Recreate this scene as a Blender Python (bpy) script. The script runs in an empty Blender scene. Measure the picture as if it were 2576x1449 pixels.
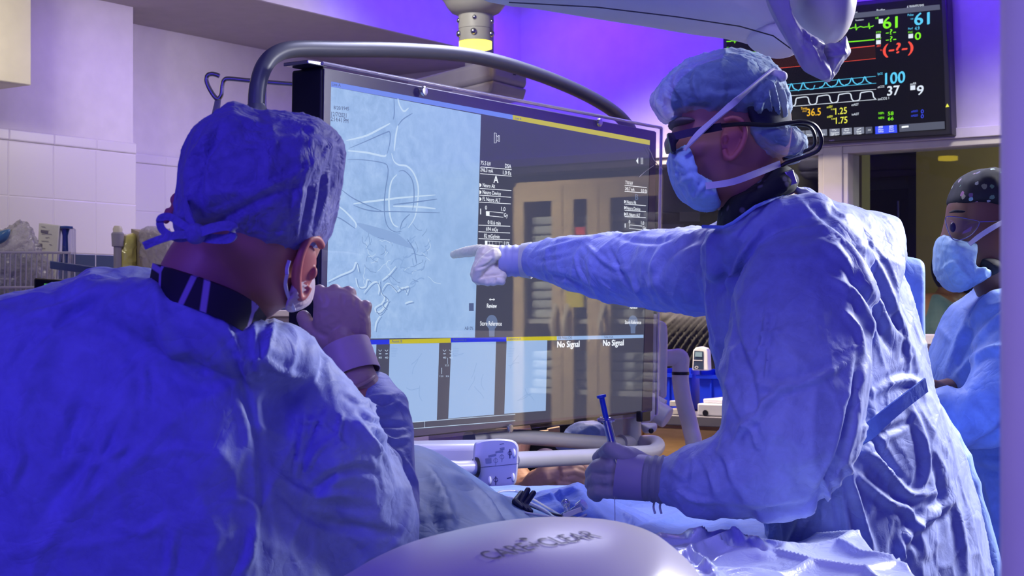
import bpy, math, random
import numpy as np
from mathutils import Vector, Matrix
from mathutils.bvhtree import BVHTree
random.seed(7)
SC = bpy.context.scene
COL = SC.collection

# ---------------------------------------------------------------- camera, world, light
F = 3900.0; PX0 = 1288.0; HOR = 790.0; EYE = 1.40      # focal length in pixels, horizon row, eye height
cam = bpy.data.cameras.new('camera'); camo = bpy.data.objects.new('camera', cam); COL.objects.link(camo)
camo.location = (0, 0, EYE); camo.rotation_euler = (math.radians(90), 0, 0)
cam.sensor_width = 36; cam.lens = F / 2576 * 36; cam.shift_y = (HOR - 724.5) / 2576
cam.clip_start = 0.05; cam.clip_end = 60
cam.dof.use_dof = True; cam.dof.focus_distance = 2.9; cam.dof.aperture_fstop = 16
SC.camera = camo
SC.cycles.max_bounces = 6; SC.cycles.diffuse_bounces = 3; SC.cycles.glossy_bounces = 3; SC.cycles.transmission_bounces = 4; SC.cycles.caustics_reflective = False; SC.cycles.caustics_refractive = False
SC.view_settings.view_transform = 'Standard'; SC.view_settings.look = 'None'
SC.view_settings.gamma = 1; SC.view_settings.use_curve_mapping = False
SC.view_settings.exposure = 0.0
wd = bpy.data.worlds.new('world'); SC.world = wd; wd.use_nodes = True
wd.node_tree.nodes['Background'].inputs[0].default_value = (.10, .06, 1, 1)
wd.node_tree.nodes['Background'].inputs[1].default_value = 0.50

ANG = math.radians(55)
U = Vector((math.cos(ANG), math.sin(ANG), 0)); W = Vector((math.sin(ANG), -math.cos(ANG), 0)); Z = Vector((0, 0, 1))
def R(u, w, z): return U * u + W * w + Z * z
def P(px, py, d): return Vector(((px - PX0) / F * d, d, EYE + (HOR - py) / F * d))
def ray(px, py): return Vector(((px - PX0) / F, 1, (HOR - py) / F))
CAMP = Vector((0, 0, EYE))
def on_w(px, py, w):
    r = ray(px, py); return CAMP + r * (w / r.dot(W))
def on_u(px, py, u):
    r = ray(px, py); return CAMP + r * (u / r.dot(U))

def area(name, loc, target, size, color, power, size_y=None, spread=None):
    l = bpy.data.lights.new(name, 'AREA'); l.color = color; l.energy = power; l.size = size
    if size_y: l.shape = 'RECTANGLE'; l.size_y = size_y
    if spread: l.spread = math.radians(spread)
    o = bpy.data.objects.new(name, l); COL.objects.link(o); o.location = loc
    o.rotation_euler = (Vector(target) - Vector(loc)).to_track_quat('-Z', 'Y').to_euler(); return o
# violet cove light along the back wall, hidden above the ceiling boom
area('cove_light', R(5.78, -3.1, 2.80), R(6.1, -3.1, 1.7), 2.2, (.09, .006, 1), 20, .10)
area('cove_spot', R(5.95, -3.85, 2.80), R(6.1, -3.85, 2.72), .5, (.25, .05, 1), .25, .10)
area('cove_bulkhead', R(5.3, -3.7, 2.80), R(5.5, -4.22, 2.7), 1.2, (.09, .004, 1), 7, .10)
area('cove_right', R(5.78, -.7, 2.80), R(6.1, -.7, 1.7), 2.0, (.09, .006, 1), 20, .10)
# blue room light behind the viewer, upper left
area('blue_light', (-1.9, -.2, 2.7), (-.6, 1.9, 1.1), .9, (.13, .07, 1), 9, spread=70)
area('blue_light_front', (.9, .2, 2.7), (.6, 2.5, 1.1), .8, (.13, .06, 1), 7)
area('arm_fill_blue', (-.1, 1.9, 2.75), (-.05, 3.05, 1.45), .5, (.42, .42, 1), 2.7, spread=50)  # bluish fill added to brighten the pointing arm, no fixture of the room
# whitish ceiling panels over the table and to the right
area('ceiling_panel_table', (.35, 4.1, 2.82), (.3, 3.0, 1.0), .8, (.70, .72, 1), 26, spread=110)
area('ceiling_panel_right', (2.1, 3.3, 2.3), (.8, 2.5, 1.15), .6, (.94, .95, 1), 44, spread=110)
area('drape_fill', (.22, 1.75, 1.95), (.38, 2.2, 1.03), .2, (.70, .66, 1), .16, spread=45)  # added mid-air fill for the pale drape, stands in for the surgical light's beam
# neutral light on the left wall, warm on the wall cabinet
area('left_downlight', R(4.7, -3.4, 2.5), R(4.2, -4.9, 1.35), .4, (1, .93, .95), 6, spread=110)
area('wall_wash', R(3.6, -3.8, 2.58), R(4.3, -4.85, 2.25), .4, (.30, .16, 1), 2.2, spread=90)
area('cabinet_light', R(2.4, -3.6, 2.5), R(3.1, -4.4, 2.3), .25, (1, .93, .70), 3, spread=80)
area('counter_light', R(5.2, -3.9, 2.8), R(5.9, -3.0, 1.0), .3, (1, .82, .60), 22, spread=75)
area('hands_fill', (.25, 4.95, 2.0), (.1, 3.95, 1.0), .2, (1, .72, .50), 3.0, spread=60)  # added warm fill for the clasped hands, out of sight behind the display
area('pole_fill', (-.5, .1, 2.6), (.27, .8, 1.35), .15, (.62, .50, 1), .22, spread=25)  # narrow unseen fill, added only to lighten the foreground pole
area('back_wall_fill', R(5.2, -1.5, 2.8), R(6.0, -1.8, 1.2), .3, (1, .92, .80), 7, spread=80)  # added fill that lifts the wall below the right-hand window
area('hub_fill', (-.55, 3.9, 2.84), (-.12, 4.9, 2.45), .3, (1, .97, .85), 3.0, spread=70)  # unseen fill added to brighten the ceiling hub, not an actual fitting
area('linen_light', R(4.5, -.5, 2.4), R(5.5, -.6, 1.2), .5, (1, .86, .58), 20, spread=75)
area('control_room_light', R(7.5, -1.3, 2.28), R(8.6, -2.4, 1.2), .6, (.94, 1, .84), 26)

# ---------------------------------------------------------------- materials
def mat(name, col=(.5, .5, .5), rough=.5, metal=0, spec=.5, emit=None, es=1, sheen=0, alpha=1, trans=0, coat=0, ior=None, sss=0):
    m = bpy.data.materials.new(name); m.use_nodes = True
    b = m.node_tree.nodes['Principled BSDF']; I = b.inputs
    I['Base Color'].default_value = (*col, 1); I['Roughness'].default_value = rough; I['Metallic'].default_value = metal
    I['Specular IOR Level'].default_value = spec; I['Alpha'].default_value = alpha; I['Transmission Weight'].default_value = trans
    I['Coat Weight'].default_value = coat; I['Sheen Weight'].default_value = sheen
    if ior: I['IOR'].default_value = ior
    if sss: I['Subsurface Weight'].default_value = sss; I['Subsurface Radius'].default_value = (.5, .2, .1); I['Subsurface Scale'].default_value = .02
    if emit: I['Emission Color'].default_value = (*emit, 1); I['Emission Strength'].default_value = es
    return m
def nodes(m): return m.node_tree.nodes, m.node_tree.links, m.node_tree.nodes['Principled BSDF']
def tcoord(m, scale=(1, 1, 1), rot=(0, 0, 0)):
    N, L, b = nodes(m); t = N.new('ShaderNodeTexCoord'); mp = N.new('ShaderNodeMapping')
    mp.inputs['Scale'].default_value = scale; mp.inputs['Rotation'].default_value = rot
    L.new(t.outputs['Object'], mp.inputs[0]); return mp.outputs[0]
def noise(m, vec, scale, detail=3, rough=.5, dist=0):
    N, L, b = nodes(m); n = N.new('ShaderNodeTexNoise'); n.inputs['Scale'].default_value = scale
    n.inputs['Detail'].default_value = detail; n.inputs['Roughness'].default_value = rough; n.inputs['Distortion'].default_value = dist
    L.new(vec, n.inputs['Vector']); return n.outputs[0]
def mth(m, op, a, b_=None, c=None):
    N, L, b = nodes(m); n = N.new('ShaderNodeMath'); n.operation = op
    for i, x in enumerate((a, b_, c)):
        if x is None: continue
        if isinstance(x, (int, float)): n.inputs[i].default_value = x
        else: L.new(x, n.inputs[i])
    return n.outputs[0]
def ramp(m, fac, stops):
    N, L, b = nodes(m); r = N.new('ShaderNodeValToRGB'); e = r.color_ramp.elements
    while len(e) < len(stops): e.new(.5)
    for k, (p, c) in enumerate(stops): e[k].position = p; e[k].color = (*c, 1)
    L.new(fac, r.inputs[0]); return r.outputs[0]
def bump(m, h, strength, dist=.01):
    N, L, b = nodes(m); n = N.new('ShaderNodeBump'); n.inputs['Strength'].default_value = strength; n.inputs['Distance'].default_value = dist
    L.new(h, n.inputs['Height'])
    if b.inputs['Normal'].is_linked: L.new(b.inputs['Normal'].links[0].from_socket, n.inputs['Normal'])
    L.new(n.outputs[0], b.inputs['Normal'])
def fabric(name, col, rough=.6, crease=.5, scale=9, var=.12, spec=.35, sheen=.15):
    m = mat(name, col, rough, spec=spec, sheen=sheen); N, L, b = nodes(m)
    v = tcoord(m)
    n1 = noise(m, v, scale, 3, .55, .7)
    r = mth(m, 'MULTIPLY', mth(m, 'ABSOLUTE', mth(m, 'SUBTRACT', n1, .5)), 2)
    rr = mth(m, 'POWER', mth(m, 'MINIMUM', mth(m, 'MULTIPLY', r, 4), 1), .6)
    bump(m, rr, crease * .35, .006)
    n2 = noise(m, v, scale * 3.2, 4, .6, .4)
    bump(m, n2, crease * .5, .005)
    n3 = noise(m, v, 900, 2, .5); bump(m, n3, .12, .001)
    for sc_, st_, dd_ in ((scale * .55, .55, .016), (scale * 1.5, .40, .007)):          # crumpled facets
        wv = N.new('ShaderNodeVectorMath'); wv.operation = 'ADD'; nz = N.new('ShaderNodeTexNoise'); nz.inputs['Scale'].default_value = sc_ * 1.3; L.new(v, nz.inputs['Vector'])
        sv = N.new('ShaderNodeVectorMath'); sv.operation = 'SCALE'; sv.inputs['Scale'].default_value = .9 / sc_; L.new(nz.outputs['Color'], sv.inputs[0]); L.new(v, wv.inputs[0]); L.new(sv.outputs[0], wv.inputs[1])
        vo = N.new('ShaderNodeTexVoronoi'); vo.inputs['Scale'].default_value = sc_; L.new(wv.outputs[0], vo.inputs['Vector'])
        bump(m, vo.outputs['Distance'], st_ * crease, dd_)
    c = tuple(x * (1 + var) for x in col); d = tuple(x * (1 - var) for x in col)
    L.new(ramp(m, n2, [(.3, d), (.7, c)]), b.inputs['Base Color'])
    return m
def plain(name, col, rough=.5, **k):
    m = mat(name, col, rough, **k); N, L, b = nodes(m); v = tcoord(m)
    n = noise(m, v, 14, 4); a = tuple(x * .96 for x in col); c = tuple(min(1, x * 1.04) for x in col)
    L.new(ramp(m, n, [(.3, a), (.7, c)]), b.inputs['Base Color']); bump(m, noise(m, v, 300, 2), .05, .001); return m
MT = {}
MT['gown'] = fabric('gown_blue', (.25, .30, .62), crease=.55, scale=11)
MT['gown_light'] = fabric('gown_sky_blue', (.20, .32, .76), crease=.5, scale=10)
MT['cap_blue'] = fabric('cap_blue', (.20, .20, .50), crease=.9, scale=22)
MT['skin'] = plain('skin_light', (.50, .22, .17), .5, sss=.08)
MT['skin_dark'] = plain('skin_brown', (.22, .10, .06), .5, sss=.05)
MT['ear'] = plain('skin_ear', (.55, .16, .15), .5, sss=.1)
MT['glove_tan'] = plain('glove_tan', (.46, .30, .26), .42)
MT['glove_tan_cuff'] = plain('glove_tan_over_cuff', (.50, .35, .44), .45)
MT['glove_white'] = plain('glove_offwhite', (.86, .80, .54), .4)
MT['glove_white_cuff'] = plain('glove_over_blue_cuff', (.36, .38, .58), .5)
MT['mask'] = fabric('mask_blue', (.36, .58, .84), crease=.35, scale=14)
MT['strap'] = plain('strap_white', (.60, .58, .72), .7)
MT['black'] = plain('black_plastic', (.012, .012, .016), .35)
MT['black_cloth'] = plain('black_cloth', (.015, .015, .022), .9)
MT['white_pl'] = plain('white_plastic', (.80, .79, .78), .35)
MT['grey_pl'] = plain('grey_plastic', (.36, .34, .42), .4)
MT['wall'] = plain('wall_paint', (.60, .56, .57), .75)
MT['ceil_low'] = plain('ceiling_paint', (.40, .36, .36), .85)
MT['tube'] = plain('grey_lacquer', (.12, .125, .165), .38)
MT['steel'] = plain('steel', (.55, .55, .58), .25, metal=1)
MT['cream'] = plain('cream_laminate', (.80, .74, .60), .45)
MT['beige'] = plain('beige_laminate', (.62, .50, .34), .45)
MT['glass'] = None
def glassy(name, tint=(.92, .95, 1), refl=1.0, rough=.01, minr=.0, r0=.045):
    m = bpy.data.materials.new(name); m.use_nodes = True; N = m.node_tree.nodes; L = m.node_tree.links; N.clear()
    o = N.new('ShaderNodeOutputMaterial'); mx = N.new('ShaderNodeMixShader'); t = N.new('ShaderNodeBsdfTransparent'); g = N.new('ShaderNodeBsdfGlossy')
    t.inputs[0].default_value = (*tint, 1); g.inputs['Roughness'].default_value = rough
    ge = N.new('ShaderNodeNewGeometry'); d = N.new('ShaderNodeVectorMath'); d.operation = 'DOT_PRODUCT'
    L.new(ge.outputs['Normal'], d.inputs[0]); L.new(ge.outputs['Incoming'], d.inputs[1])
    def mm(op, a, b_=None, c=None):
        n = N.new('ShaderNodeMath'); n.operation = op
        for i, x in enumerate((a, b_, c)):
            if x is None: continue
            if isinstance(x, (int, float)): n.inputs[i].default_value = x
            else: L.new(x, n.inputs[i])
        return n.outputs[0]
    p = mm('POWER', mm('SUBTRACT', 1, mm('ABSOLUTE', d.outputs['Value'])), 5)      # Schlick reflectance, the same from both sides
    a = mm('MINIMUM', mm('MULTIPLY_ADD', mm('MULTIPLY_ADD', p, 1 - r0, r0), refl, minr), 1)
    L.new(a, mx.inputs[0]); L.new(t.outputs[0], mx.inputs[1]); L.new(g.outputs[0], mx.inputs[2]); L.new(mx.outputs[0], o.inputs[0])
    return m
MT['glass'] = glassy('clear_glass')
MT['film'] = glassy('clear_film', (.86, .86, .9), 1.0, .12, .10)
EM = {}
def emis(name, col, s=1.0):
    if name not in EM:
        m = mat('screen_' + name, (0, 0, 0), .4, emit=col, es=s, spec=.1); EM[name] = m
    return EM[name]
emis('blue', (.02, .04, .80)); emis('paleblue', (.18, .29, .90)); emis('yellow', (.62, .55, .02)); emis('white', (.80, .88, 1.0))
emis('grey', (.07, .075, .12)); emis('ice', (.36, .55, .88)); emis('icewhite', (.62, .80, 1.0)); emis('iceshade', (.19, .31, .58))
emis('green', (.25, 1.0, .02)); emis('cyan', (.12, .65, 1.0)); emis('red', (1.0, .09, .06)); emis('amber', (1.0, .55, .03)); emis('lemon', (.95, .95, .10))
emis('royal', (.05, .09, 1.0)); emis('slate', (.10, .11, .16)); emis('darkred', (.09, .025, .02)); emis('steelgrey', (.22, .24, .32)); emis('signal', (.9, .95, 1.0), 1.2)
emis('glow', (1.0, .72, .05), 6); emis('brown', (.035, .02, .018)); emis('black', (.006, .006, .012)); emis('midgrey', (.16, .22, .38))

# ---------------------------------------------------------------- mesh helpers
def crom(pts, n, closed=False):
    pts = [np.array(p, float) for p in pts]; m = len(pts); out = []
    segs = m if closed else m - 1
    for s in range(segs):
        if closed: a, b, c, d = pts[(s - 1) % m], pts[s], pts[(s + 1) % m], pts[(s + 2) % m]
        else: a, b, c, d = pts[max(s - 1, 0)], pts[s], pts[s + 1], pts[min(s + 2, m - 1)]
        for k in range(n):
            t = k / n
            out.append(.5 * ((2 * b) + (-a + c) * t + (2 * a - 5 * b + 4 * c - d) * t * t + (-a + 3 * b - 3 * c + d) * t ** 3))
    if not closed: out.append(pts[-1])
    return out
class MB:
    def __init__(s): s.v = []; s.f = []
    def add(s, vs, fs):
        k = len(s.v); s.v += [tuple(x) for x in vs]; s.f += [tuple(i + k for i in f) for f in fs]; return s
    def box(s, c, size, ax=(U, W, Z)):
        c = Vector(c); h = [x / 2 for x in size]; vs = []
        for i in (-1, 1):
            for j in (-1, 1):
                for k in (-1, 1): vs.append(c + ax[0] * (h[0] * i) + ax[1] * (h[1] * j) + ax[2] * (h[2] * k))
        return s.add(vs, [(0, 1, 3, 2), (4, 6, 7, 5), (0, 4, 5, 1), (2, 3, 7, 6), (0, 2, 6, 4), (1, 5, 7, 3)])
    def rbox(s, u0, u1, w0, w1, z0, z1): return s.box(R((u0 + u1) / 2, (w0 + w1) / 2, (z0 + z1) / 2), (abs(u1 - u0), abs(w1 - w0), abs(z1 - z0)))
    def rings(s, rs, cap=True, close=False):
        n = len(rs[0]); vs = [p for r in rs for p in r]; fs = []
        for i in range(len(rs) - (0 if close else 1)):
            a = i * n; b = ((i + 1) % len(rs)) * n
            for j in range(n): fs.append((a + j, a + (j + 1) % n, b + (j + 1) % n, b + j))
        if cap and not close: fs.append(tuple(range(n - 1, -1, -1))); fs.append(tuple(range((len(rs) - 1) * n, len(rs) * n)))
        return s.add(vs, fs)
    def tube(s, pts, rad, n=12, close=False, flat=None, up=None):
        pts = [Vector(p) for p in pts]; m = len(pts)
        if isinstance(rad, (int, float)): rad = [rad] * m
        rs = []; prev = None
        for i, p in enumerate(pts):
            if close: t = pts[(i + 1) % m] - pts[i - 1]
            else: t = pts[min(i + 1, m - 1)] - pts[max(i - 1, 0)]
            if t.length < 1e-9: t = Vector((0, 0, 1))
            t.normalize()
            if prev is None:
                a = Vector(up) if up is not None else (Vector((0, 0, 1)) if abs(t.z) < .9 else Vector((1, 0, 0)))
            else: a = prev
            a = (a - t * a.dot(t)); a.normalize(); b = t.cross(a); prev = a
            r = rad[i]; fl = 1 if flat is None else flat
            rs.append([p + a * (r * math.cos(2 * math.pi * k / n)) + b * (r * fl * math.sin(2 * math.pi * k / n)) for k in range(n)])
        return s.rings(rs, close=close)
    def ell(s, c, r, rot=None, nu=24, nv=14):
        c = Vector(c); rs = []; rot = rot or Matrix.Identity(3)
        if isinstance(r, (int, float)): r = (r, r, r)
        for i in range(nv + 1):
            th = math.pi * (i + .001) / (nv + .002); z = math.cos(th); q = math.sin(th)
            rs.append([c + rot @ Vector((r[0] * q * math.cos(2 * math.pi * k / nu), r[1] * q * math.sin(2 * math.pi * k / nu), r[2] * z)) for k in range(nu)])
        return s.rings(rs)
    def chain(s, pts, n=16):                      # (point, radius) joints: tapered limbs with round joints
        pts = [(Vector(p), r) for p, r in pts]
        for (p, r), (q, t) in zip(pts[:-1], pts[1:]):
            d = (q - p).length; k = max(2, int(d / max(.004, min(r, t) * .35)))
            s.tube([p.lerp(q, i / k) for i in range(k + 1)], [r + (t - r) * i / k for i in range(k + 1)], n)
            s.ell(p, r * .999, nu=n, nv=10)
        s.ell(pts[-1][0], pts[-1][1] * .999, nu=n, nv=10); return s
    def limb(s, pts, n=18):                        # (px,py,d,r)
        return s.chain([(P(a, b, c), r) for a, b, c, r in pts], n)
    def inflate(s, poly, d, front, back, n=5, levels=14, power=1.0, dfun=None, cen=None):
        q = np.array(crom(poly, n, True)); cx, cy = cen if cen else (q.mean(0))
        rs = []
        for i in range(levels + 1):
            th = math.pi * (i + .02) / (levels + .04); k = math.sin(th) ** power; c = math.cos(th)
            off = -front * c if c > 0 else -back * c
            ring = []
            for x, y in q:
                X = cx + (x - cx) * k; Y = cy + (y - cy) * k; dd = d + (dfun(X, Y) if dfun else 0)
                b = P(X, Y, dd); b.y += off; ring.append(b)
            rs.append(ring)
        return s.rings(rs)
    def lathe(s, prof, c, axis=(0, 0, 1), n=32):
        ax = Vector(axis).normalized(); a = Vector((1, 0, 0)) if abs(ax.x) < .8 else Vector((0, 1, 0)); a = (a - ax * a.dot(ax)).normalized(); b = ax.cross(a); c = Vector(c)
        return s.rings([[c + ax * z + a * (r * math.cos(2 * math.pi * k / n)) + b * (r * math.sin(2 * math.pi * k / n)) for k in range(n)] for r, z in prof])
    def plate(s, pts, nrm, th):                    # flat polygon given as points, extruded by th along nrm
        pts = [Vector(p) for p in pts]; nn = Vector(nrm) * th; n = len(pts)
        return s.rings([[p for p in pts], [p + nn for p in pts]])
    def build(s, name, m, parent=None, smooth=True, angle=38, bevel=0, remesh=None, sm=0, post=None, subsurf=0, smf=.5):
        me = bpy.data.meshes.new(name); me.from_pydata(s.v, [], s.f); me.update()
        o = bpy.data.objects.new(name, me); COL.objects.link(o)
        if remesh:
            md = o.modifiers.new('r', 'REMESH'); md.mode = 'VOXEL'; md.voxel_size = remesh; md.adaptivity = 0
            if sm: md2 = o.modifiers.new('s', 'SMOOTH'); md2.factor = smf; md2.iterations = sm
            dg = bpy.context.evaluated_depsgraph_get(); me2 = bpy.data.meshes.new_from_object(o.evaluated_get(dg)); o.modifiers.clear(); o.data = me2; bpy.data.meshes.remove(me); me = me2; me.name = name
        else:
            import bmesh
            bm = bmesh.new(); bm.from_mesh(me); bmesh.ops.recalc_face_normals(bm, faces=bm.faces); bm.to_mesh(me); bm.free()
        if post:
            n = len(me.vertices); co = np.empty(n * 3); me.vertices.foreach_get('co', co); co = co.reshape(-1, 3)
            nr = np.empty(n * 3); me.vertices.foreach_get('normal', nr); nr = nr.reshape(-1, 3)
            for fn in (post if isinstance(post, (list, tuple)) else [post]):
                co = fn(co, nr)
                me.vertices.foreach_set('co', co.ravel()); me.update(); me.vertices.foreach_get('normal', nr.ravel()) if False else None
                t = np.empty(n * 3); me.vertices.foreach_get('normal', t); nr = t.reshape(-1, 3)
        if subsurf: q = o.modifiers.new('sub', 'SUBSURF'); q.levels = subsurf; q.render_levels = subsurf
        if bevel: q = o.modifiers.new('bev', 'BEVEL'); q.width = bevel; q.segments = 3; q.limit_method = 'ANGLE'; q.harden_normals = False
        if smooth:
            me.polygons.foreach_set('use_smooth', [True] * len(me.polygons))
            if angle and not remesh and not subsurf: me.set_sharp_from_angle(angle=math.radians(angle))
        me.materials.append(m)
        if parent: o.parent = parent
        return o
def tag(o, label=None, cat=None, group=None, kind=None):
    if label: o['label'] = label
    if cat: o['category'] = cat
    if group: o['group'] = group
    if kind: o['kind'] = kind
    return o
def thing(name, label, cat, loc=(0, 0, 0), group=None):
    o = bpy.data.objects.new(name, None); COL.objects.link(o); o.empty_display_size = .05
    return tag(o, label, cat, group)
def copy_tree(o, parent=None, delta=None):
    c = o.copy(); COL.objects.link(c); c.parent = parent
    if delta is not None: c.location = Vector(c.location) + Vector(delta)
    for ch in list(o.children): copy_tree(ch, c)
    return c

# noise and folds used to shape cloth
_rs = np.random.RandomState(3); _perm = _rs.permutation(512); _perm = np.concatenate([_perm, _perm, _perm]); _g = _rs.normal(size=(512, 3)); _g /= np.linalg.norm(_g, axis=1)[:, None]
def pn(p):
    i = np.floor(p).astype(int); f = p - i; i &= 255; u = f * f * f * (f * (f * 6 - 15) + 10); r = 0
    for a in (0, 1):
        for b in (0, 1):
            for c in (0, 1):
                h = _perm[_perm[_perm[i[:, 0] + a] + i[:, 1] + b] + i[:, 2] + c]
                d = ((f - (a, b, c)) * _g[h]).sum(1)
                w = (u[:, 0] if a else 1 - u[:, 0]) * (u[:, 1] if b else 1 - u[:, 1]) * (u[:, 2] if c else 1 - u[:, 2]); r = r + w * d
    return r
def wrinkle(amp, scale, stretch=(1, 1, 1), rotz=0, seed=0, sharp=True, mask=None):
    def fn(co, nr):
        c, s = math.cos(rotz), math.sin(rotz)
        q = co @ np.array([[c, 0, s], [0, 1, 0], [-s, 0, c]])       # turned in the x-z plane
        q = q * np.array(stretch) / scale + seed * 17.3
        w = np.stack([pn(q * .7 + 5), pn(q * .7 + 31), pn(q * .7 + 77)], 1); n = pn(q + w * .9)
        if sharp: h = 1 - np.minimum(1, np.abs(n) * 3.2); h = h ** 1.5 - .35
        else: h = n * 1.6
        a = amp * (mask(co) if mask else 1)
        return co + nr * (h * a)[:, None]
    return fn
def crumple(amp, scale, stretch=(1, 1, 1), rotz=0, seed=0, warp=.35, mask=None):
    rs = np.random.RandomState(seed + 100); jit = rs.rand(4096, 3)
    def fn(co, nr):
        c, s = math.cos(rotz), math.sin(rotz)
        q = co @ np.array([[c, 0, s], [0, 1, 0], [-s, 0, c]]) * np.array(stretch) / scale + seed * 3.7
        q = q + warp * np.stack([pn(q * .6 + 5), pn(q * .6 + 31), pn(q * .6 + 77)], 1)
        i = np.floor(q).astype(int); f1 = np.full(len(q), 9.); f2 = np.full(len(q), 9.)
        for a in (-1, 0, 1):
            for b in (-1, 0, 1):
                for d in (-1, 0, 1):
                    k = i + (a, b, d); h = (k[:, 0] * 73 + k[:, 1] * 179 + k[:, 2] * 283) & 4095
                    e = ((k + jit[h] - q) ** 2).sum(1); m = e < f1; f2 = np.where(m, f1, np.minimum(f2, e)); f1 = np.where(m, e, f1)
        g = np.sqrt(f2) - np.sqrt(f1); hh = np.exp(-(g / .11) ** 1.2) + .7 * f1 - .4       # thin straight creases between hollow facets
        a_ = amp * (mask(co) if mask else 1)
        return co + nr * (hh * a_)[:, None]
    return fn
def project(co):
    d = np.maximum(co[:, 1], .05); return PX0 + co[:, 0] / d * F, HOR - (co[:, 2] - EYE) / d * F
def folds(strokes, facing=.15):
    """strokes: (points, width_px, height_m[, one_sided]) creases pressed into the side seen in the photograph"""
    def fn(co, nr):
        X, Y = project(co); v = co - np.array([0, 0, EYE]); v /= np.linalg.norm(v, axis=1)[:, None]
        fac = np.clip((-(v * nr).sum(1) + .1) / facing, 0, 1); tot = np.zeros(len(co))
        for st in strokes:
            pts, wpx, h = st[0], st[1], st[2]; one = st[3] if len(st) > 3 else 0
            pts = crom(pts, 4) if len(pts) > 2 else [np.array(p, float) for p in pts]
            L = [0]
            for a, b in zip(pts[:-1], pts[1:]): L.append(L[-1] + np.linalg.norm(b - a))
            bx = min(p[0] for p in pts) - 4 * wpx, max(p[0] for p in pts) + 4 * wpx; by = min(p[1] for p in pts) - 4 * wpx, max(p[1] for p in pts) + 4 * wpx
            idx = np.where((X > bx[0]) & (X < bx[1]) & (Y > by[0]) & (Y < by[1]) & (fac > 0))[0]
            if not len(idx): continue
            x, y = X[idx], Y[idx]; best = np.full(len(idx), 1e9); sgn = np.zeros(len(idx)); tt = np.zeros(len(idx))
            for k, (a, b) in enumerate(zip(pts[:-1], pts[1:])):
                ab = b - a; l2 = ab @ ab + 1e-9; t = np.clip(((x - a[0]) * ab[0] + (y - a[1]) * ab[1]) / l2, 0, 1)
                dx, dy = x - (a[0] + t * ab[0]), y - (a[1] + t * ab[1]); dd = np.hypot(dx, dy); m = dd < best
                best[m] = dd[m]; sgn[m] = np.sign(ab[0] * dy - ab[1] * dx)[m]; tt[m] = ((L[k] + t * math.sqrt(l2)) / (L[-1] + 1e-9))[m]
            e = np.sin(np.pi * np.clip(tt, 0.02, .98)) ** .5
            q = best / wpx
            if one: pr = np.where(sgn * one > 0, np.exp(-(q * .55) ** 2), np.exp(-(q * 2.2) ** 2))
            else: pr = np.exp(-q ** 2) - .3 * np.exp(-((q - 2) ** 2))
            tot[idx] += h * pr * e * fac[idx]
        return co + nr * tot[:, None]
    return fn

# flat marks on a screen or panel
def surf(plane, val, off):
    nrm = W if plane == 'w' else -U
    f = on_w if plane == 'w' else on_u
    return (lambda px, py: f(px, py, val) + nrm * off), nrm
def quad(mb, fn, pts, th=.0004):
    f, nrm = fn; mb.plate([f(*p) for p in pts], nrm, th); return mb
def line(mb, fn, pts, wpx=2, smooth=False, th=.0003, close=False, taper=False):
    f, nrm = fn
    if smooth: pts = [tuple(p) for p in crom(pts, 5)]
    if close: pts = list(pts) + [pts[0]]
    q = [f(*p) for p in pts]; m = len(q); L_ = []; R_ = []
    if taper: wpx = [wpx * max(.25, math.sin(math.pi * (i + .5) / m) ** .45) for i in range(m)]
    for i, p in enumerate(q):
        t = q[min(i + 1, m - 1)] - q[max(i - 1, 0)]; t.normalize(); s = t.cross(nrm).normalized()
        w = wpx[i] if isinstance(wpx, (list, tuple)) else wpx
        w = w * p.y / F * .5 * (1.25 if abs(s.z) < .5 else 1); L_.append(p + s * w); R_.append(p - s * w)
    for i in range(m - 1): mb.add([L_[i], L_[i + 1], R_[i + 1], R_[i]], [(0, 1, 2, 3)])
    return mb
_tc = {}
def text_geo(s):
    if s not in _tc:
        c = bpy.data.curves.new('t', 'FONT'); c.body = s; c.resolution_u = 3; o = bpy.data.objects.new('t', c); COL.objects.link(o)
        dg = bpy.context.evaluated_depsgraph_get(); me = bpy.data.meshes.new_from_object(o.evaluated_get(dg))
        v = np.array([tuple(x.co) for x in me.vertices]); fs = [tuple(p.vertices) for p in me.polygons]
        bpy.data.objects.remove(o); bpy.data.curves.remove(c); bpy.data.meshes.remove(me); _tc[s] = (v, fs)
    return _tc[s]
def text(mb, fn, s, p0, p1, hpx, bold=0):
    """text from the pixel p0 (baseline, left) to p1 (baseline, right), capitals hpx high at the left"""
    f, nrm = fn; v, fs = text_geo(s); a = f(*p0); b = f(*p1); x0, x1 = v[:, 0].min(), v[:, 0].max()
    h = hpx * a.y / F / .7; ex = (b - a) / (x1 - x0)
    for k in range(1 + bold):
        o = ex * (.02 * k) + Z * (h * .015 * k) + nrm * (.00005 * k)
        mb.add([a + o + ex * (x - x0) + Z * (h * y) for x, y, z in v], fs)
    return mb
# ================================================================ the room
def struct(name, mb, m, **k): o = mb.build(name, m, **k); o['kind'] = 'structure'; return o
WB = 6.1; WL = -4.73; WR = -5.0; ZC = 2.61; ZH = 2.88; UP = 4.15
struct('floor', MB().rbox(-2.5, 9.0, -5.4, 4.0, -.1, 0), plain('floor_vinyl', (.22, .22, .26), .4))
mt = plain('wall_tile_upper', (.60, .56, .57), .7)
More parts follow.
